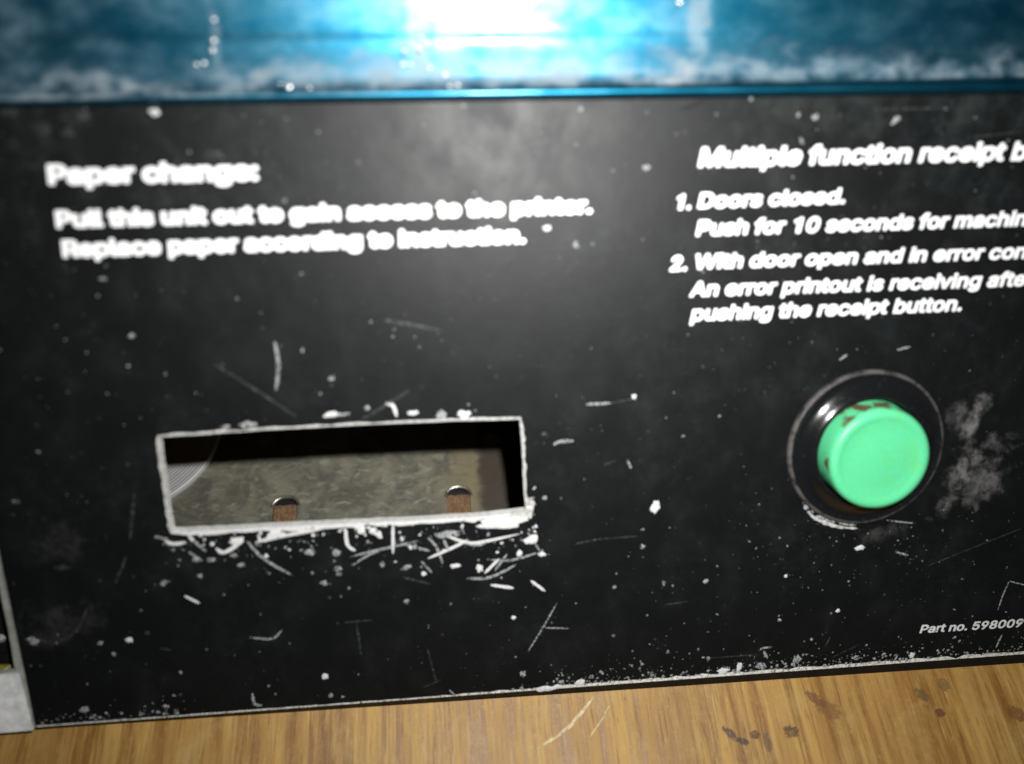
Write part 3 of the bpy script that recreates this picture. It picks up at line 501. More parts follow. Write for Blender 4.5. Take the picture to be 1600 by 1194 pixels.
M_SHADED_WOOD = plain('shaded_wood_brown', (0.11, 0.058, 0.022), 0.7, var=.5, scale=1.0)
M_INNER = plain('brown_inner_lining', (0.62, 0.38, 0.14), 0.8, var=.5, scale=.1, spec=0.2)
M_TRIM = plain('brushed_side_metal', (0.36, 0.37, 0.33), 0.5, 0.3, scale=0.2, var=.25)
M_PALE = plain('pale_galvanised_flange', (0.84, 0.87, 0.85), 0.6, 0.2, scale=0.25, var=.2)
M_CHIP = plain('grey_paint_chip', (0.19, 0.20, 0.19), 0.55, var=0.5, scale=1.2)
M_GLINT = plain('bright_metal_bead', (0.95, 0.95, 0.95), 0.38, 0.6, var=0.05)
M_YEL = plain('yellow_plastic', (0.16, 0.13, 0.012), 0.5)
M_SPLINT = plain('pale_raised_splinter', (0.52, 0.41, 0.23), 0.6, var=.2)
M_RIMM = plain('drawn_metal_collar', (0.30, 0.29, 0.25), 0.3, 0.9, var=.3)

for m, sc_, lo, hi in ((M_SCR, 1.6, .36, .5), (M_SCR2, 1.0, .3, .7), (M_SCR3, 1.4, .26, .36), (M_EDGE, 1.6, .28, .42), (M_CHIP, 1.5, .34, .5), (M_RAW, 1.2, .3, .42), (M_SPLINT, .5, .32, .5)):
    nt = m.node_tree; tc = nt.nodes.new('ShaderNodeTexCoord'); nz = nt.nodes.new('ShaderNodeTexNoise'); mr = nt.nodes.new('ShaderNodeMapRange')
    nz.inputs['Scale'].default_value = sc_ * 1000; nz.inputs['Detail'].default_value = 4
    mr.inputs[1].default_value = lo; mr.inputs[2].default_value = hi
    nt.links.new(tc.outputs['Object'], nz.inputs['Vector']); nt.links.new(nz.outputs[0], mr.inputs[0])
    nt.links.new(mr.outputs[0], nt.nodes['Principled BSDF'].inputs['Alpha'])

# ------------------------------------------------------------------ wooden bench
bench = thing('wooden_bench', 'scratched varnished wooden bench top along the bottom of the photo', 'bench', Matrix.Identity(4))
mb = MB(); gx, gy = 48, 40
X0, X1, Y0, Y1 = -480, 520, -420, 480
c0 = on_bench(800, 1140)
vs = []
for j in range(gy + 1):
    for i in range(gx + 1):
        x = c0[0] + X0 + (X1 - X0) * i / gx; y = c0[1] + Y0 + (Y1 - Y0) * j / gy
        vs.append((x, y, 0.25 * mnoise.noise(Vector((x * .03, y * .008, 0))) - .25))
mb.mesh(vs, [(j * (gx + 1) + i, j * (gx + 1) + i + 1, (j + 1) * (gx + 1) + i + 1, (j + 1) * (gx + 1) + i) for j in range(gy) for i in range(gx)], True)
x0, x1, y0, y1 = c0[0] + X0, c0[0] + X1, c0[1] + Y0, c0[1] + Y1
mb.box(x0, x1, y0, y1, -24, -0.9)
mb.build('tabletop', M_WOOD, bench)
for pts, w in (([(928, 1088), (905, 1118), (884, 1140), (838, 1171)], .95), ([(957, 1092), (940, 1125), (915, 1160)], .35)):
    mb = MB(); mb.strip([on_bench(*q) for q in pts], w, 0.16, -0.12, seed=len(pts) + int(w * 9))
    mb.build('raised_scratch', M_SPLINT, bench)

# ------------------------------------------------------------------ the panel unit
unit = thing('instruction_panel', 'scuffed black instruction panel with white printing, a cut out slot and a green push button', 'panel')
# outline of the sheet, anticlockwise; the long right side runs on out of the picture
BL = P(57, 1136); BR = P(1600, 1022); TL = P(-60, 166); TR = P(1600, 143)
LT = (P(5, 892)[0] + 0.2, TL[1])
def lerp(a, b, t): return (a[0] + (b[0] - a[0]) * t, a[1] + (b[1] - a[1]) * t)
BR2 = lerp(BL, BR, 1.45); TR2 = (BR2[0], TR[1] + 4)
outer = [lerp(BL, BR2, i / 24) for i in range(25)] + [TR2, (LT[0], TR[1] + 6)]
hole_px = [(247, 683), (330, 678), (430, 671), (560, 664), (700, 658), (812, 655), (816, 700), (818, 760), (822, 799),
           (740, 808), (640, 814), (540, 818), (440, 823), (350, 828), (268, 831), (262, 800), (256, 750), (250, 715)]
hole = [P(*q) for q in hole_px]
sub = []
rnd = random.Random(4)
for i, a in enumerate(hole):
    b = hole[(i + 1) % len(hole)]
    for k in range(6):
        q = lerp(a, b, k / 6); j = 0.0 if k == 0 else 0.07
        sub.append((q[0] + rnd.uniform(-j, j), q[1] + rnd.uniform(-j, j)))
hole = sub
T = 2.6
mb = MB(); mb.plate(outer, [hole], 0.0, -T, wall_holes=False)
face = mb.build('faceplate', M_FACE, unit)
big = [(1.0 + .02) * (p[0] - sum(q[0] for q in hole) / len(hole)) + sum(q[0] for q in hole) / len(hole) for p in hole]
bigv = [1.06 * (p[1] - sum(q[1] for q in hole) / len(hole)) + sum(q[1] for q in hole) / len(hole) for p in hole]
mb = MB(); mb.plate([(BL[0] + 2, BL[1] + 3), (BR2[0] - 2, BL[1] + 3), (BR2[0] - 2, TR[1]), (BL[0] + 2, TR[1])], [list(zip(big, bigv))], -T - .06, -T - 1.0)
mb.build('added_bounce_sheet', M_INNER, unit)  # unseen brown sheet added to bounce light into the slot
# raw cut wall of the slot with its chipped lip
mb = MB(); n = len(hole)
for i in range(n):
    a, b = hole[i], hole[(i + 1) % n]
    mb.face([(a[0], a[1], .03), (b[0], b[1], .03), (b[0], b[1], -T), (a[0], a[1], -T)])
cx = sum(p[0] for p in hole) / n; cy = sum(p[1] for p in hole) / n
ring = []
for i, (u, v) in enumerate(hole):
    a, b = hole[i - 2], hole[(i + 2) % n]
    d = Vector((b[0] - a[0], b[1] - a[1])).normalized(); q = Vector((-d.y, d.x))
    if (u + q.x - cx) ** 2 + (v + q.y - cy) ** 2 < (u - cx) ** 2 + (v - cy) ** 2: q = -q
    if abs(u - cx) < 30 and v > cy: w = 0.85
    elif v < cy - 8: w = 1.15 + max(0, (u - 2) / 5) * .5 if u > 2 else 1.1
    else: w = 1.05
    if u < cx - 34: w = 0.75
    w *= (.85 if v < cy - 8 else .62) * (1 + .75 * mnoise.noise(Vector((u * .55, v * .55, 3)))  + rnd.uniform(-.12, .12))
    ring.append((u + q.x * w, v + q.y * w, 0.012))
mb.build('slot_wall', M_WALL, face)
side = MB(); low_ = MB()
for i in range(n):
    k = (i + 1) % n
    t_ = low_ if 50 <= i < 84 else side
    t_.face([(hole[i][0], hole[i][1], .03), ring[i], ring[k], (hole[k][0], hole[k][1], .03)][::-1])
side.build('worn_slot_edge', M_EDGE, face); low_.build('pale_lower_lip', M_SCR3, face)

# side returns of the sheet so that it stands on the bench
inv = MP.inverted()
def drop(u, v):
    """foot of the vertical from (u, v) of the sheet to the bench, in sheet axes (mm)"""
    w = MP @ Vector((u * MM, v * MM, -1.2 * MM)); w.z = -0.2 * MM
    return tuple(inv @ w * 1000)
def edge(p, n=-1.2): return (p[0], p[1], n)
mb = MB(); bot = [lerp(BL, BR2, i / 24) for i in range(25)]
def foot(t):
    """front foot of the black skirt on the bench, in sheet axes"""
    x = 57 + (1600 - 57) * t * 1.45
    w = on_bench(x, 1139.5 - (x - 57) * .0672)
    return tuple(inv @ Vector((w[0] * MM, w[1] * MM, 0.0)) * 1000)
for i in range(24):
    a, b = bot[i], bot[i + 1]; fa, fb = foot(i / 24), foot((i + 1) / 24)
    mb.face([edge(a, -.62), edge(b, -.62), fb, fa][::-1])
    mb.face([fa, fb, edge(b, -T - 8), edge(a, -T - 8)][::-1])
mb.build('lower_skirt', M_BLACK, unit)
for a, b in ((BL, (LT[0], TL[1])), ((BR2[0], BR2[1]), TR2)):
    mb = MB(); x = min(a[0], b[0]); foot_ = drop(x, a[1] + 2)
    mb.mesh([(x + s, a[1] + 2, -T - .05) for s in (0, 1.2)] + [(x + s, b[1], -T - .05) for s in (0, 1.2)] +
            [(x + s, foot_[1] + .5, foot_[2] + .5) for s in (0, 1.2)] + [(x + s, foot_[1] + 95, foot_[2] - 88) for s in (0, 1.2)] + [(x + s, b[1], -T - 40) for s in (0, 1.2)],
            [(0, 2, 8, 6, 4), (1, 5, 7, 9, 3), (0, 1, 3, 2), (2, 3, 9, 8), (8, 9, 7, 6), (0, 4, 5, 1)])
    mb.build('side_return', M_BOX, unit)

# worn arris along the bottom
mb = MB(); n = 160; e = (Vector(BR2) - Vector(BL)).normalized(); q = Vector((-e.y, e.x))
pa, pb, pc = [], [], []
for i in range(n + 1):
    t = i / n; p = Vector(lerp(BL, BR2, t)); x = t * 1.45
    w = 0.34 + 0.55 * min(1, max(0, (x - .35) / .25))
    w *= 1 + .8 * mnoise.noise(Vector((p.x * .35, 1, 0))) + .6 * mnoise.noise(Vector((p.x * 1.7, 4, 0)))
    pa.append((p.x + q.x * w, p.y + q.y * w, 0.015)); pb.append((p.x, p.y, 0.02)); pc.append((p.x - q.x * .25, p.y - q.y * .25, -.6))
for i in range(n):
    mb.face([pa[i], pb[i], pb[i + 1], pa[i + 1]]); mb.face([pb[i], pc[i], pc[i + 1], pb[i + 1]])
mb.build('worn_bottom_edge', M_RAW, unit)

# printing
F = 0.034  # outline growth: bolder weight, with the flash bloom put into the letter shapes
for args in (("Paper change:", (78, 287), (404, 280), 37, 0.05, F + .013),
             ("Pull this unit out to gain access to the printer.", (90, 355), (925, 332), 32, 0.05, F + .013),
             ("Replace paper according to instruction.", (100, 401), (821, 378.5), 32, 0.05, F + .013),
             ("Multiple function receipt button:", (1092, 260), (1566, 250), 37, 0.2, F, "Multiple function receipt"),
             ("1.", (1054, 327), (1079, 326), 29, 0.2, F), ("Doors closed.", (1091, 325), (1320, 317), 30, 0.2, F - .003),
             ("Push for 10 seconds for machine", (1088, 368), (1602, 352), 30, 0.2, F - .003, "Push for 10 seconds for machin"),
             ("2.", (1047, 423), (1073, 422), 29, 0.2, F), 
             ("With door open and in error condition", (1086, 420), (1602, 403), 29, 0.2, F - .004, "With door open and in error con"),
             ("An error printout is receiving after", (1080, 463), (1600, 446), 29, 0.2, F - .006, "An error printout is receiving afte"),
             ("pushing the receipt button.", (1080, 501), (1502, 485), 29, 0.2, F - .006)):
    text_line(unit, *args[:6], shown=args[6] if len(args) > 6 else None, mat=M_INK)
text_line(unit, "Part no. 598009", (1437, 989), (1597, 979), 15.5, 0.2, 0.026, mat=M_INK2)

# scratches, one object each
SCRATCH = [
 (3, 8, (429, 533), (435, 570), (431, 612)), (2, 7, (333, 568), (400, 610), (465, 653)), (2, 8, (210, 770), (203, 845)),
 (2, 7, (197, 870), (180, 912)), (2, 8, (137, 948), (118, 988), (82, 1004), (55, 996)), (3, 7, (385, 845), (412, 873), (458, 900)),
 (4, 7, (288, 931), (312, 943)), (3, 6, (390, 996), (425, 998), (441, 984)), (3, 8, (394, 1082), (398, 1100), (410, 1102)),
 (3, 6, (915, 632), (955, 630)), (2, 4, (955, 630), (988, 624)), (4, 9, (602, 631), (614, 634), (620, 652)), (3, 8, (865, 695), (876, 690), (897, 689)),
 (2, 5, (944, 727), (962, 720)), (3, 5, (980, 718), (986, 732)), (4, 7, (614, 818), (614, 866)), (3, 6, (547, 870), (597, 858), (655, 845)),
 (4, 9, (540, 824), (543, 851), (556, 861)), (3, 5, (550, 884), (575, 868), (600, 858)), (3, 6, (631, 851), (672, 861)), (3, 6, (668, 840), (682, 855), (692, 882)),
 (4, 8, (668, 873), (709, 855), (732, 843)), (4, 8, (692, 834), (719, 845), (746, 848), (813, 834)), (3, 8, (729, 904), (766, 902), (807, 882)),
 (4, 8, (757, 896), (780, 873)), (3, 6, (773, 892), (793, 865)), (3, 6, (766, 875), (800, 875), (842, 863)), (3, 5, (824, 831), (844, 862)),
 (3, 6, (658, 877), (675, 895)), (2, 6, (628, 902), (678, 914)), (4, 9, (766, 914), (803, 919)), (4, 8, (829, 907), (852, 924)),
 (3, 4, (871, 941), (847, 983), (825, 1018)), (3, 4, (852, 981), (889, 982)), (2, 5, (899, 850), (935, 843), (999, 838)), (2, 4, (537, 973), (581, 969)),
 (2, 6, (557, 973), (565, 1027)), (2, 5, (667, 1010), (682, 1067)), (3, 5, (702, 1078), (712, 1087)), (4, 9, (257, 845), (272, 850), (291, 847)),
 (4, 10, (337, 856), (351, 863), (381, 845)), (4, 9, (398, 848), (440, 838), (506, 826)), (3, 8, (303, 845), (322, 862)), (3, 6, (295, 862), (312, 875)),
 (3, 7, (240, 838), (258, 842)), (3, 5, (1311, 563), (1324, 554)), (3, 5, (1401, 547), (1422, 542)), (3, 6, (1188, 1013), (1207, 1011)),
 (3, 8, (1193, 1017), (1199, 1029)), (2, 3, (1301, 1027), (1343, 1007)), (2, 3, (1097, 1029), (1185, 1023)), (2, 3, (1448, 885), (1600, 824)),
 (3, 4, (1577, 908), (1567, 930), (1559, 954)), (3, 3, (1577, 908), (1604, 915)), (3, 5, (1566, 991), (1556, 1012)), (2, 4, (1520, 215), (1600, 205)), (2, 5, (1360, 172), (1500, 168)),
 (2, 7, (560, 660), (640, 610)), (3, 6, (1250, 215), (1255, 225)), (3, 7, (693, 843), (702, 862)), (4, 6, (575, 822), (590, 838)), (3, 7, (700, 838), (742, 852), (762, 846)),
 (2, 9, (598, 500), (690, 517)), (2, 4, (660, 1130 - 55), (690, 1062)), (2, 4, (1040, 945), (1075, 940)), (2, 4, (250, 1013), (268, 1016)),
 (3, 5, (1398, 862), (1420, 868)), (2, 5, (1290, 1010), (1297, 995)), (3, 4, (1385, 813), (1430, 818)), (3, 6, (520, 650), (548, 646)),
]
for i, s in enumerate(SCRATCH):
    m = {2: M_SCR2, 3: M_SCR, 4: M_SCR3}[s[0]]
    mb = MB(); mb.strip([P(*q) for q in s[2:]], s[1] * .085, 0.05, 0.02 + .004 * (i % 5), seed=i)
    mb.build('scratch', m, unit)
mb = MB(); mb.strip([P(1062, 173), P(1078, 166), P(1100, 157)], .8, 0.1, 0.03, seed=2)
mb.build('dark_gouge', M_BLACK, unit)

# single larger chips
CHIP = [(1024, 792, 1.0, 1.5, -15, 4), (991, 620, .55, .55, 0, 4), (518, 648, 1.6, .65, 5, 4), (646, 645, 1.2, .5, 5, 4), (690, 648, 1.3, .9, 0, 3),
        (725, 648, 1.5, .9, 0, 4), (387, 664, 1.8, .9, 5, 3), (352, 667, 1.1, .5, 0, 3), (574, 638, .8, .5, 0, 3), (98, 887, 1.8, .7, 0, 2),
        (202, 1000, .75, .65, 0, 4), (157, 1005, .6, .5, 0, 3), (178, 1022, .6, .5, 0, 3), (52, 1001, 1.4, .9, -20, 3), (206, 525, .65, .5, 0, 3),
        (256, 911, .8, .6, 20, 3), (313, 900, .6, .6, 0, 3), (1037, 912, .4, .5, 0, 3), (636, 940, .7, .6, 0, 3), (802, 965, .6, .55, 0, 4),
        (817, 1053, .8, .8, 40, 3), (870, 1073, 1.4, .6, 5, 4), (853, 1076, 2.2, .7, 5, 4), (905, 1066, 1.2, .8, 10, 4), (530, 897, .6, .5, 0, 3),
        (518, 591, .6, .55, 0, 3), (517, 603, .6, .5, 0, 2), (1004, 854, .6, .5, 0, 3), (958, 993, .5, .5, 0, 3), (830, 843, 1.6, 1.2, 20, 4),
        (848, 866, .8, .6, 0, 4), (712, 884, 1.4, .6, 5, 4), (750, 888, .9, .9, 0, 4), (635, 887, 1.2, .5, 20, 3), (597, 882, .6, .6, 0, 3),
        (812, 865, .6, .9, 0, 4), (830, 780, .8, .5, 10, 3), (851, 778, .5, .5, 0, 3), (850, 679, .6, .5, 0, 2), (1103, 908, .8, .6, 0, 3),
        (1309, 954, .55, .5, 0, 4), (1218, 969, .5, .4, 0, 3), (1343, 856, 1.4, .6, 0, 4), (1228, 900, .45, .45, 0, 4), (1274, 183, .7, .7, 30, 3),
        (1400, 187, 1.3, .6, 40, 3), (1010, 262, .7, .6, 0, 3), (855, 356, .8, .6, 0, 4), (900, 383, .6, .6, 0, 3), (242, 175, 1.0, .7, 0, 4), (66, 201, 1.6, 1.1, 0, 2),
        (107, 208, 1.1, .9, 0, 2), (127, 181, 1.4, .8, 0, 2), (14, 176, 1.7, .7, 0, 2), (787, 279, .8, .6, 0, 2), (557, 255, .9, .6, 0, 2), (333, 241, 1.8, .9, 0, 2),
        (133, 1109, 1.2, .7, 0, 3), (259, 1104, .8, .5, 0, 3), (508, 1057, .7, .7, 0, 4), (517, 1087, .7, .6, 0, 3), (700, 835, 2.8, 1.0, 3, 3), (780, 818, 5.6, 1.5, 3, 4),
        (370, 845, 1.6, 1.1, 10, 4), (365, 868, .9, .6, 0, 3), (330, 875, 1.0, .5, 0, 3), (308, 874, 1.0, .6, 0, 3), (376, 883, .9, .5, 0, 3), (526, 864, .9, .9, 0, 3),
        (484, 863, 1.3, .8, 0, 3), (527, 889, .9, .6, 0, 3), (506, 911, .8, .7, 0, 3), (565, 828, .9, 1.1, 0, 4), (583, 829, .9, .8, 0, 4), (230, 990, .6, .5, 60, 2),
        (430, 835, 2.2, .9, 10, 4), (1190, 1040, 1.2, .9, 0, 3), (1245, 1030, 1.2, 1.4, 0, 3), (1130, 1048, 1.5, .9, 0, 4), (1338, 1028, 1.2, .7, 0, 3), (1425, 1024, .8, .8, 0, 4), (1155, 1042, .8, 1.2, 0, 4)]
for i, (x, y, rx, ry, a, k) in enumerate(CHIP):
    u, v = P(x, y); mb = MB()
    mb.dome(u, v, rx, ry, math.radians(a), .09, 0.02 + .003 * (i % 4), seed=i, seg=14, jag=.3)
    mb.build('paint_chip', {2: M_SCR2, 3: M_SCR, 4: M_SCR3}[k], unit)

# the countless specks
def specks(name, mat, pick, count, r0, r1, seed, jag=.3, z=0.015, h=.05, parent=unit):
    rnd = random.Random(seed); mb = MB(); k = 0
    while k < count:
        x, y = rnd.uniform(-10, 1640), rnd.uniform(150, 1140)
        if rnd.random() > pick(x, y): continue
        if 232 < x < 832 and 645 < y < 840 and y > 686 - (x - 240) * .058 - 8 and y < 838 - (x - 260) * .066: continue
        if (x - 1350) ** 2 + (y - 700) ** 2 < 128 ** 2: continue
        if y > 1132 - (x - 57) * .0738 or (x < 60 and x < 4 + (y - 890) * .22): continue
        u, v = P(x, y); r = r0 + (r1 - r0) * rnd.random() ** 3
        mb.dome(u, v, r * rnd.uniform(.7, 1.5), r, rnd.uniform(0, 3.1), h * r / .3, z, seed=k, seg=7, jag=jag); k += 1
    return tag(mb.build(name, mat, parent), kind='stuff')
def bottomline(x): return 1136 - (x - 57) * .0738
specks('paint_speck', M_CHIP, lambda x, y: min(1, math.exp(-(bottomline(x) - y) / 13) * min(1, max(.04, (x - 700) / 300)) + .004), 420, .08, .42, 1, jag=.45)
specks('paint_speck', M_SCR, lambda x, y: min(1, math.exp(-(bottomline(x) - y) / 9) * (1 if 60 < x < 300 else max(0, min(1, (x - 780) / 100)))), 330, .10, .45, 2, jag=.5)
specks('dust_speck', M_CHIP, lambda x, y: .9 * math.exp(-((x - 1340) / 130) ** 2 - ((y - 860) / 55) ** 2) + .03 + (.12 if x > 1000 and y > 780 else 0), 420, .07, .26, 3)
specks('dust_speck', M_SCR2, lambda x, y: .25 + .75 * math.exp(-(y - 160) / 90), 380, .10, .4, 4, h=.03)
specks('slot_chip', M_SCR3, lambda x, y: (1 if 250 < x < 850 else 0) * math.exp(-abs(y - (842 - (x - 265) * .05)) / 14) + .6 * math.exp(-((x - 828) / 14) ** 2 - ((y - 815) / 30) ** 2), 120, .10, .6, 5, jag=.5)
specks('slot_chip', M_SCR, lambda x, y: (1 if 240 < x < 860 else 0) * math.exp(-abs(y - (862 - (x - 265) * .03)) / 22), 90, .10, .4, 6, jag=.5)

# push button: bezel > cap
bu, bv = BTN
prof = [(19.4, -.3), (19.4, .5), (19.1, .95), (18.5, 1.1), (17.9, .95), (17.5, .9), (16.8, 1.05), (16.1, 1.35), (15.4, 1.8), (14.7, 2.35), (14.0, 2.85), (13.5, 3.05), (13.05, 2.9), (12.85, 2.4), (12.8, -3)]
mb = MB(); mb.lathe(prof[::-1], bu, bv, 96)
bez = mb.build('button_bezel', M_RING, unit)
CT = 7.2
cap = [(0.001, CT - .4), (6, CT - .5), (8.9, CT - .5), (9.8, CT - .25), (10.5, CT), (11.2, CT - .05), (11.8, CT - .35), (12.1, CT - 1.0), (12.25, CT - 2.2), (12.4, 0)]
mb = MB(); mb.lathe(cap, bu, bv, 96)
mb.v = [(x + .02 * z, y - .10 * z, z - .012 * (y - bv) - .008 * (x - bu)) for x, y, z in mb.v]      # the cap sits a little askew
mb.f = [tuple(f) for f in mb.f]
mb.build('button_cap', M_CAP, bez)
# grime and bright scuffs round the foot of the bezel
mb = MB(); r_ = random.Random(8)
for i in range(60):
    t = math.radians(r_.uniform(222, 268)); r = R_OUT + r_.uniform(.0, .9)
    mb.dome(bu + r * math.cos(t), bv + r * math.sin(t), r_.uniform(.2, .7), r_.uniform(.15, .35), t + 1.57, .1, .03, seed=i, seg=8, jag=.4)
tag(mb.build('scuffed_ring', M_SCR, unit), kind='stuff')
for k, (pts, w) in enumerate(((((1262, 802), (1275, 813), (1297, 823), (1318, 827)), .9), (((1285, 816), (1310, 826), (1342, 829)), .8), (((1268, 808), (1290, 822)), .6))):
    mb = MB(); mb.strip([P(x - 1, y - 3) for x, y in pts], w * .8, .12, .03, seed=k, jag=.5); mb.build('scuff', M_EDGE, unit)

# ------------------------------------------------------------------ what shows through the slot
# a metal floor sheet lies level just above the bench; its holes show ribs coloured as shaded wood
box = thing('inner_housing', 'dark inner housing with a mottled metal floor sheet seen through the slot', 'housing', Matrix.Identity(4))
def S(x, y, z=None):
    """photograph pixel -> world mm on the level plane z mm above the bench"""
    z = SHEET_Z if z is None else z
    d = WR @ Vector((x - 800, y - 597, FPX)); c = CAMP * 1000
    t = (z - c.z) / d.z
    return (c.x + d.x * t, c.y + d.y * t)
sa = S(60, 850); sb = S(960, 600)
xa, xb = sa[0], sb[0]; ya = S(500, 860)[1]; yb = S(500, 590)[1] + 6
def arch(x, y, wpx, hpx):
    p0 = S(x - wpx / 2, y + 12); p1 = S(x + wpx / 2, y + 12); pt = S(x, y); pb = S(x, y + hpx)
    u = (p0[0] + p1[0]) / 2; r = (p1[0] - p0[0]) / 2
    top = [(u + r * math.cos(t), pt[1] - r * .8 + r * .8 * math.sin(t)) for t in [math.pi * k / 12 for k in range(13)]]
    return top + [(u - r, pb[1]), (u + r, pb[1])]
h1 = arch(446, 778, 38, 75); h2 = arch(716, 762, 37, 80)
h3 = [S(*q) for q in ((752, 699), (779, 697), (783, 685), (776, 676), (758, 676), (750, 684))]
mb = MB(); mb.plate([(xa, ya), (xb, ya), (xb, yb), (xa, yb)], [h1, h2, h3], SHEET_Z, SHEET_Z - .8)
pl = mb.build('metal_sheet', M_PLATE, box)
for h in (h1, h2):
    mb = MB(); ux = (h[-1][0] + h[-2][0]) / 2
    for k in range(7):
        x = ux - 3.6 + k * 1.03; mb.box(x, x + .98, h[-1][1] - 1, h[6][1] - 1.5, .15, .75 + .2 * math.sin(k * 2.1))
    tag(mb.build('shaded_wood_rib', M_SHADED_WOOD, box), kind='stuff')  # added ribs, their brown darkened to stand for shaded wood
    mb = MB(); mb.box(ux - 6, ux + 6, h[-1][1] - 1.2, h[6][1] + 6, .02, .12); mb.build('painted_hole_shadow', M_BLACK, box)  # black sheet added to stand for the shadow inside the hole
    mb = MB(); top = h[:13]; u = sum(p[0] for p in top) / 13; v = top[0][1]; rows = []
    for k, (x, y) in enumerate(top):
        rows += [(x, y, SHEET_Z + .02), (u + (x - u) * 1.08, v + (y - v) * 1.12, SHEET_Z + .5), (u + (x - u) * 1.2, v + (y - v) * 1.3, SHEET_Z + .02)]
    fs = []
    for k in range(12):
        q = 3 * k; fs += [(q, q + 1, q + 4, q + 3), (q + 1, q + 2, q + 5, q + 4)]
    mb.mesh(rows, fs, True); mb.build('raised_lip', M_RIMM, pl)
zt = 78
mb = MB(); mb.face([(xa, yb, .5), (xb, yb, .5), (xb, yb, zt), (xa, yb, zt)]); mb.build('back_wall', M_INNER, box)
mb = MB(); mb.face([(xa, ya, .5), (xa, yb, .5), (xa, yb, zt), (xa, ya, 30)]); mb.build('left_wall', M_INNER, box)
mb = MB(); mb.face([(xb, yb, .5), (xb, ya, .5), (xb, ya, 30), (xb, yb, zt)]); mb.build('right_wall', M_INNER, box)

disc = thing('grooved_disc', 'round pale disc with fine concentric grooves at the left end of the slot', 'disc', Matrix.Identity(4))
zt = SHEET_Z + 2.0; du, dv, dr = DISC
mb = MB()
pf = [(0.01, zt)] + [(dr * k / 40, zt + (.1 if k % 2 else 0)) for k in range(4, 40)] + [(dr - .3, zt + .05), (dr, zt - .3), (dr, SHEET_Z + .05)]
mb.lathe(pf, du, dv, 120)
# the disc keeps clear of the lining
mb.build('disc_face', M_DISC, disc)

# ------------------------------------------------------------------ blue casing above
blue = thing('blue_casing', 'shiny blue metallic casing with dirt gathered along its lower lip, above the black panel', 'casing')
v0 = V_LIP
prof = [(-30, v0 + .6), (-3, v0 + .3), (.6, v0 + .0), (1.6, v0 + .1), (2.3, v0 + .5), (2.6, v0 + 1.1), (2.55, v0 + 1.7), (2.3, v0 + 2.2), (1.8, v0 + 2.6), (1.4, v0 + 3.3),
        (1.2, v0 + 5), (.85, v0 + 9), (.8, v0 + 11.2), (.9, v0 + 12.0), (1.08, v0 + 12.7), (1.2, v0 + 13.3), (1.27, v0 + 14.1), (1.36, v0 + 15), (1.9, v0 + 21), (3.0, v0 + 29), (4.7, v0 + 40), (6.9, v0 + 52), (10, v0 + 66)]
mb = MB(); nx = 90; UA, UB = LT[0] - 40, BR2[0] + 10
# the seam runs very slightly out of square with the sheet, as it does in the photograph
slope = (P(1600, 143)[1] - P(0, 164)[1]) / (P(1600, 143)[0] - P(0, 164)[0])
rows = []
for i in range(nx + 1):
    u = UA + (UB - UA) * i / nx
    dvv = (u - P(700, 159)[0]) * slope
    for (n_, v) in prof:
        k = 0 if n_ < -1 else mnoise.noise(Vector((u * .03, v * .04, 1))) * .12 + mnoise.noise(Vector((u * .2, v * .2, 4))) * .03 - .010 * u * min(1, max(0, (v - v0 - 9) / 12))
        rows.append((u, v + dvv, n_ + k))
m_ = len(prof); fs = []
for i in range(nx):
    for j in range(m_ - 1):
        q = i * m_ + j; fs.append((q, q + m_, q + m_ + 1, q + 1))
mb.mesh(rows, fs, True)
shell = mb.build('shell', M_BLUE, blue)
mb = MB(); zq = v0 + 66
mb.face([(UA, zq, 12.8), (UB, zq, 12.8), (UB, zq + 25, -95), (UA, zq + 25, -95)])
mb.build('added_light_baffle', M_BOX, blue)  # unseen roof sheet added to keep stray world light out
# dried lumps and bright metal beads caught on the lower lip
r_ = random.Random(21); mb = MB()
for i in range(420):
    x = r_.uniform(-20, 1600); y = 150 - x * .011 - abs(r_.gauss(0, 16)) ** 1.0 - 6
    if x > 1100 and r_.random() < .35: continue
    u, v = P(x, y, 0); rr = .15 + .85 * r_.random() ** 3
    mb.dome(u, v, rr, rr * r_.uniform(.5, .9), r_.uniform(0, 3), .25 * rr + .08, -.35, seed=i, seg=8, jag=.45)
tag(mb.build('dirt_crumb', plain('grey_dust_crumb', (0.2, 0.2, 0.18), .8, var=.4), blue), kind='stuff')
BEAD = [(452, 137, .95), (484, 140, 1.0), (438, 131, .5), (703, 137, 1.0), (716, 134, .8), (655, 75, .7), (668, 68, .8), (632, 79, .6), (630, 100, .6), (333, 63, .6), (331, 78, .55),
        (650, 40, .6), (658, 58, .55), (642, 100, .5), (390, 145, .5), (333, 30, .5), (1063, 3, .7), (672, 105, .6), (696, 116, .7), (318, 98, .5), (306, 100, .45), (240, 172, .35)]
for i, (x, y, r) in enumerate(BEAD):
    r *= 1.35
    n_ = 1.5 if y > 90 else 3.0
    u, v = P(x, y, n_); mb = MB()
    rows = 6; seg = 10; vs = []; fs = []
    for j in range(rows + 1):
        t = math.pi / 2 * j / rows
        for k in range(seg):
            p = 2 * math.pi * k / seg
            vs.append((u + r * .6 * math.cos(t) * math.cos(p) * 1.2, v + r * .6 * math.cos(t) * math.sin(p), n_ - .6 + r * .7 * math.sin(t)))
    for j in range(rows):
        for k in range(seg):
            k2 = (k + 1) % seg; fs.append((j * seg + k, j * seg + k2, (j + 1) * seg + k2, (j + 1) * seg + k))
    mb.mesh(vs, fs, True); mb.build('metal_bead', M_GLINT, blue)
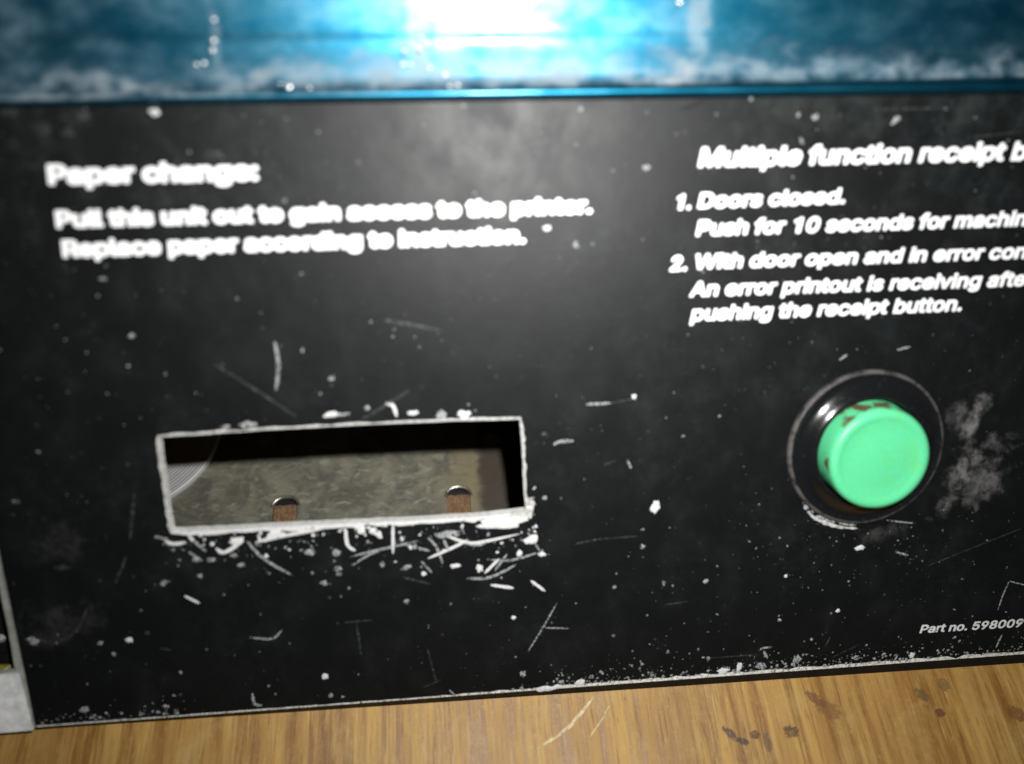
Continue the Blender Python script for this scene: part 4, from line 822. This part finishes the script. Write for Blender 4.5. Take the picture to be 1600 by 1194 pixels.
for i, (x, y, rx, ry, a, hh) in enumerate(((446, 138, 3.2, 1.3, 5, 1.0), (706, 128, 3.6, 1.6, -25, 1.1), (676, 118, 1.8, .9, -50, .9), (650, 110, 2.6, 2.2, 0, .6))):
    u, v = P(x, y, 0); mb = MB(); mb.dome(u, v, rx, ry, math.radians(a), hh, -.4, seed=40 + i, seg=18, jag=.35)
    mb.build('glue_lump', [plain('dark_resin', (0.03, 0.035, 0.025), .25), plain('grey_resin', (0.25, 0.26, 0.25), .3)][i % 2 if i < 3 else 1], blue)

# ------------------------------------------------------------------ metal bracket at the left
br = thing('side_bracket', 'grey metal bracket with a dark opening at the lower left corner beside the black panel', 'bracket')
n_ = -0.6
def Q(x, y): return P(x, y, n_)
rightline = [(-8, 845), (1, 885), (22, 975), (44, 1075), (56.5, 1136)]
A_ = [Q(x - .5, y) for x, y in rightline]
xl = A_[0][0] - 50
outer = [(xl, Q(0, 1143)[1]), Q(54, 1139)] + [(p[0] - .15, p[1]) for p in A_[::-1][1:]] + [(xl, A_[0][1] + 60)]
outer.insert(5, (A_[0][0] - 2, A_[0][1] + 60)) if False else None
hl = [(xl + 6, Q(0, 1052)[1]), Q(24, 1050), Q(14, 990), Q(3, 938), Q(-14, 860), (xl + 6, Q(-14, 860)[1])]
mb = MB(); mb.plate(outer, [hl], n_, n_ - 1.5); fr = mb.build('bracket_frame', M_TRIM, br)
mb = MB(); e0 = Q(0, 1141)
lowr = [(xl, Q(0, 1143)[1] - .1), Q(52.5, 1140), Q(30, 1052), (xl, Q(0, 1055)[1])]
mb.plate(lowr, [], n_ + .35, n_ + .02); mb.build('pale_flange', M_PALE, br)
mb = MB(); mb.box(xl, A_[0][0] + 8, Q(0, 1143)[1], A_[0][1] + 60, -9, -8); mb.build('back_lining', M_BLACK, br)
u, v = P(4, 1046, -6); mb = MB(); mb.dome(u - 2, v, 4, .9, 0, 2, -7, seed=3, seg=16, jag=.1); mb.build('yellow_insert', M_YEL, br)
u, v = P(2, 1000, -6); mb = MB(); mb.dome(u - .8, v, 1.2, 1.2, 0, 1, -7, seed=6, seg=12, jag=.2); mb.build('pale_plug', M_SCR, br)
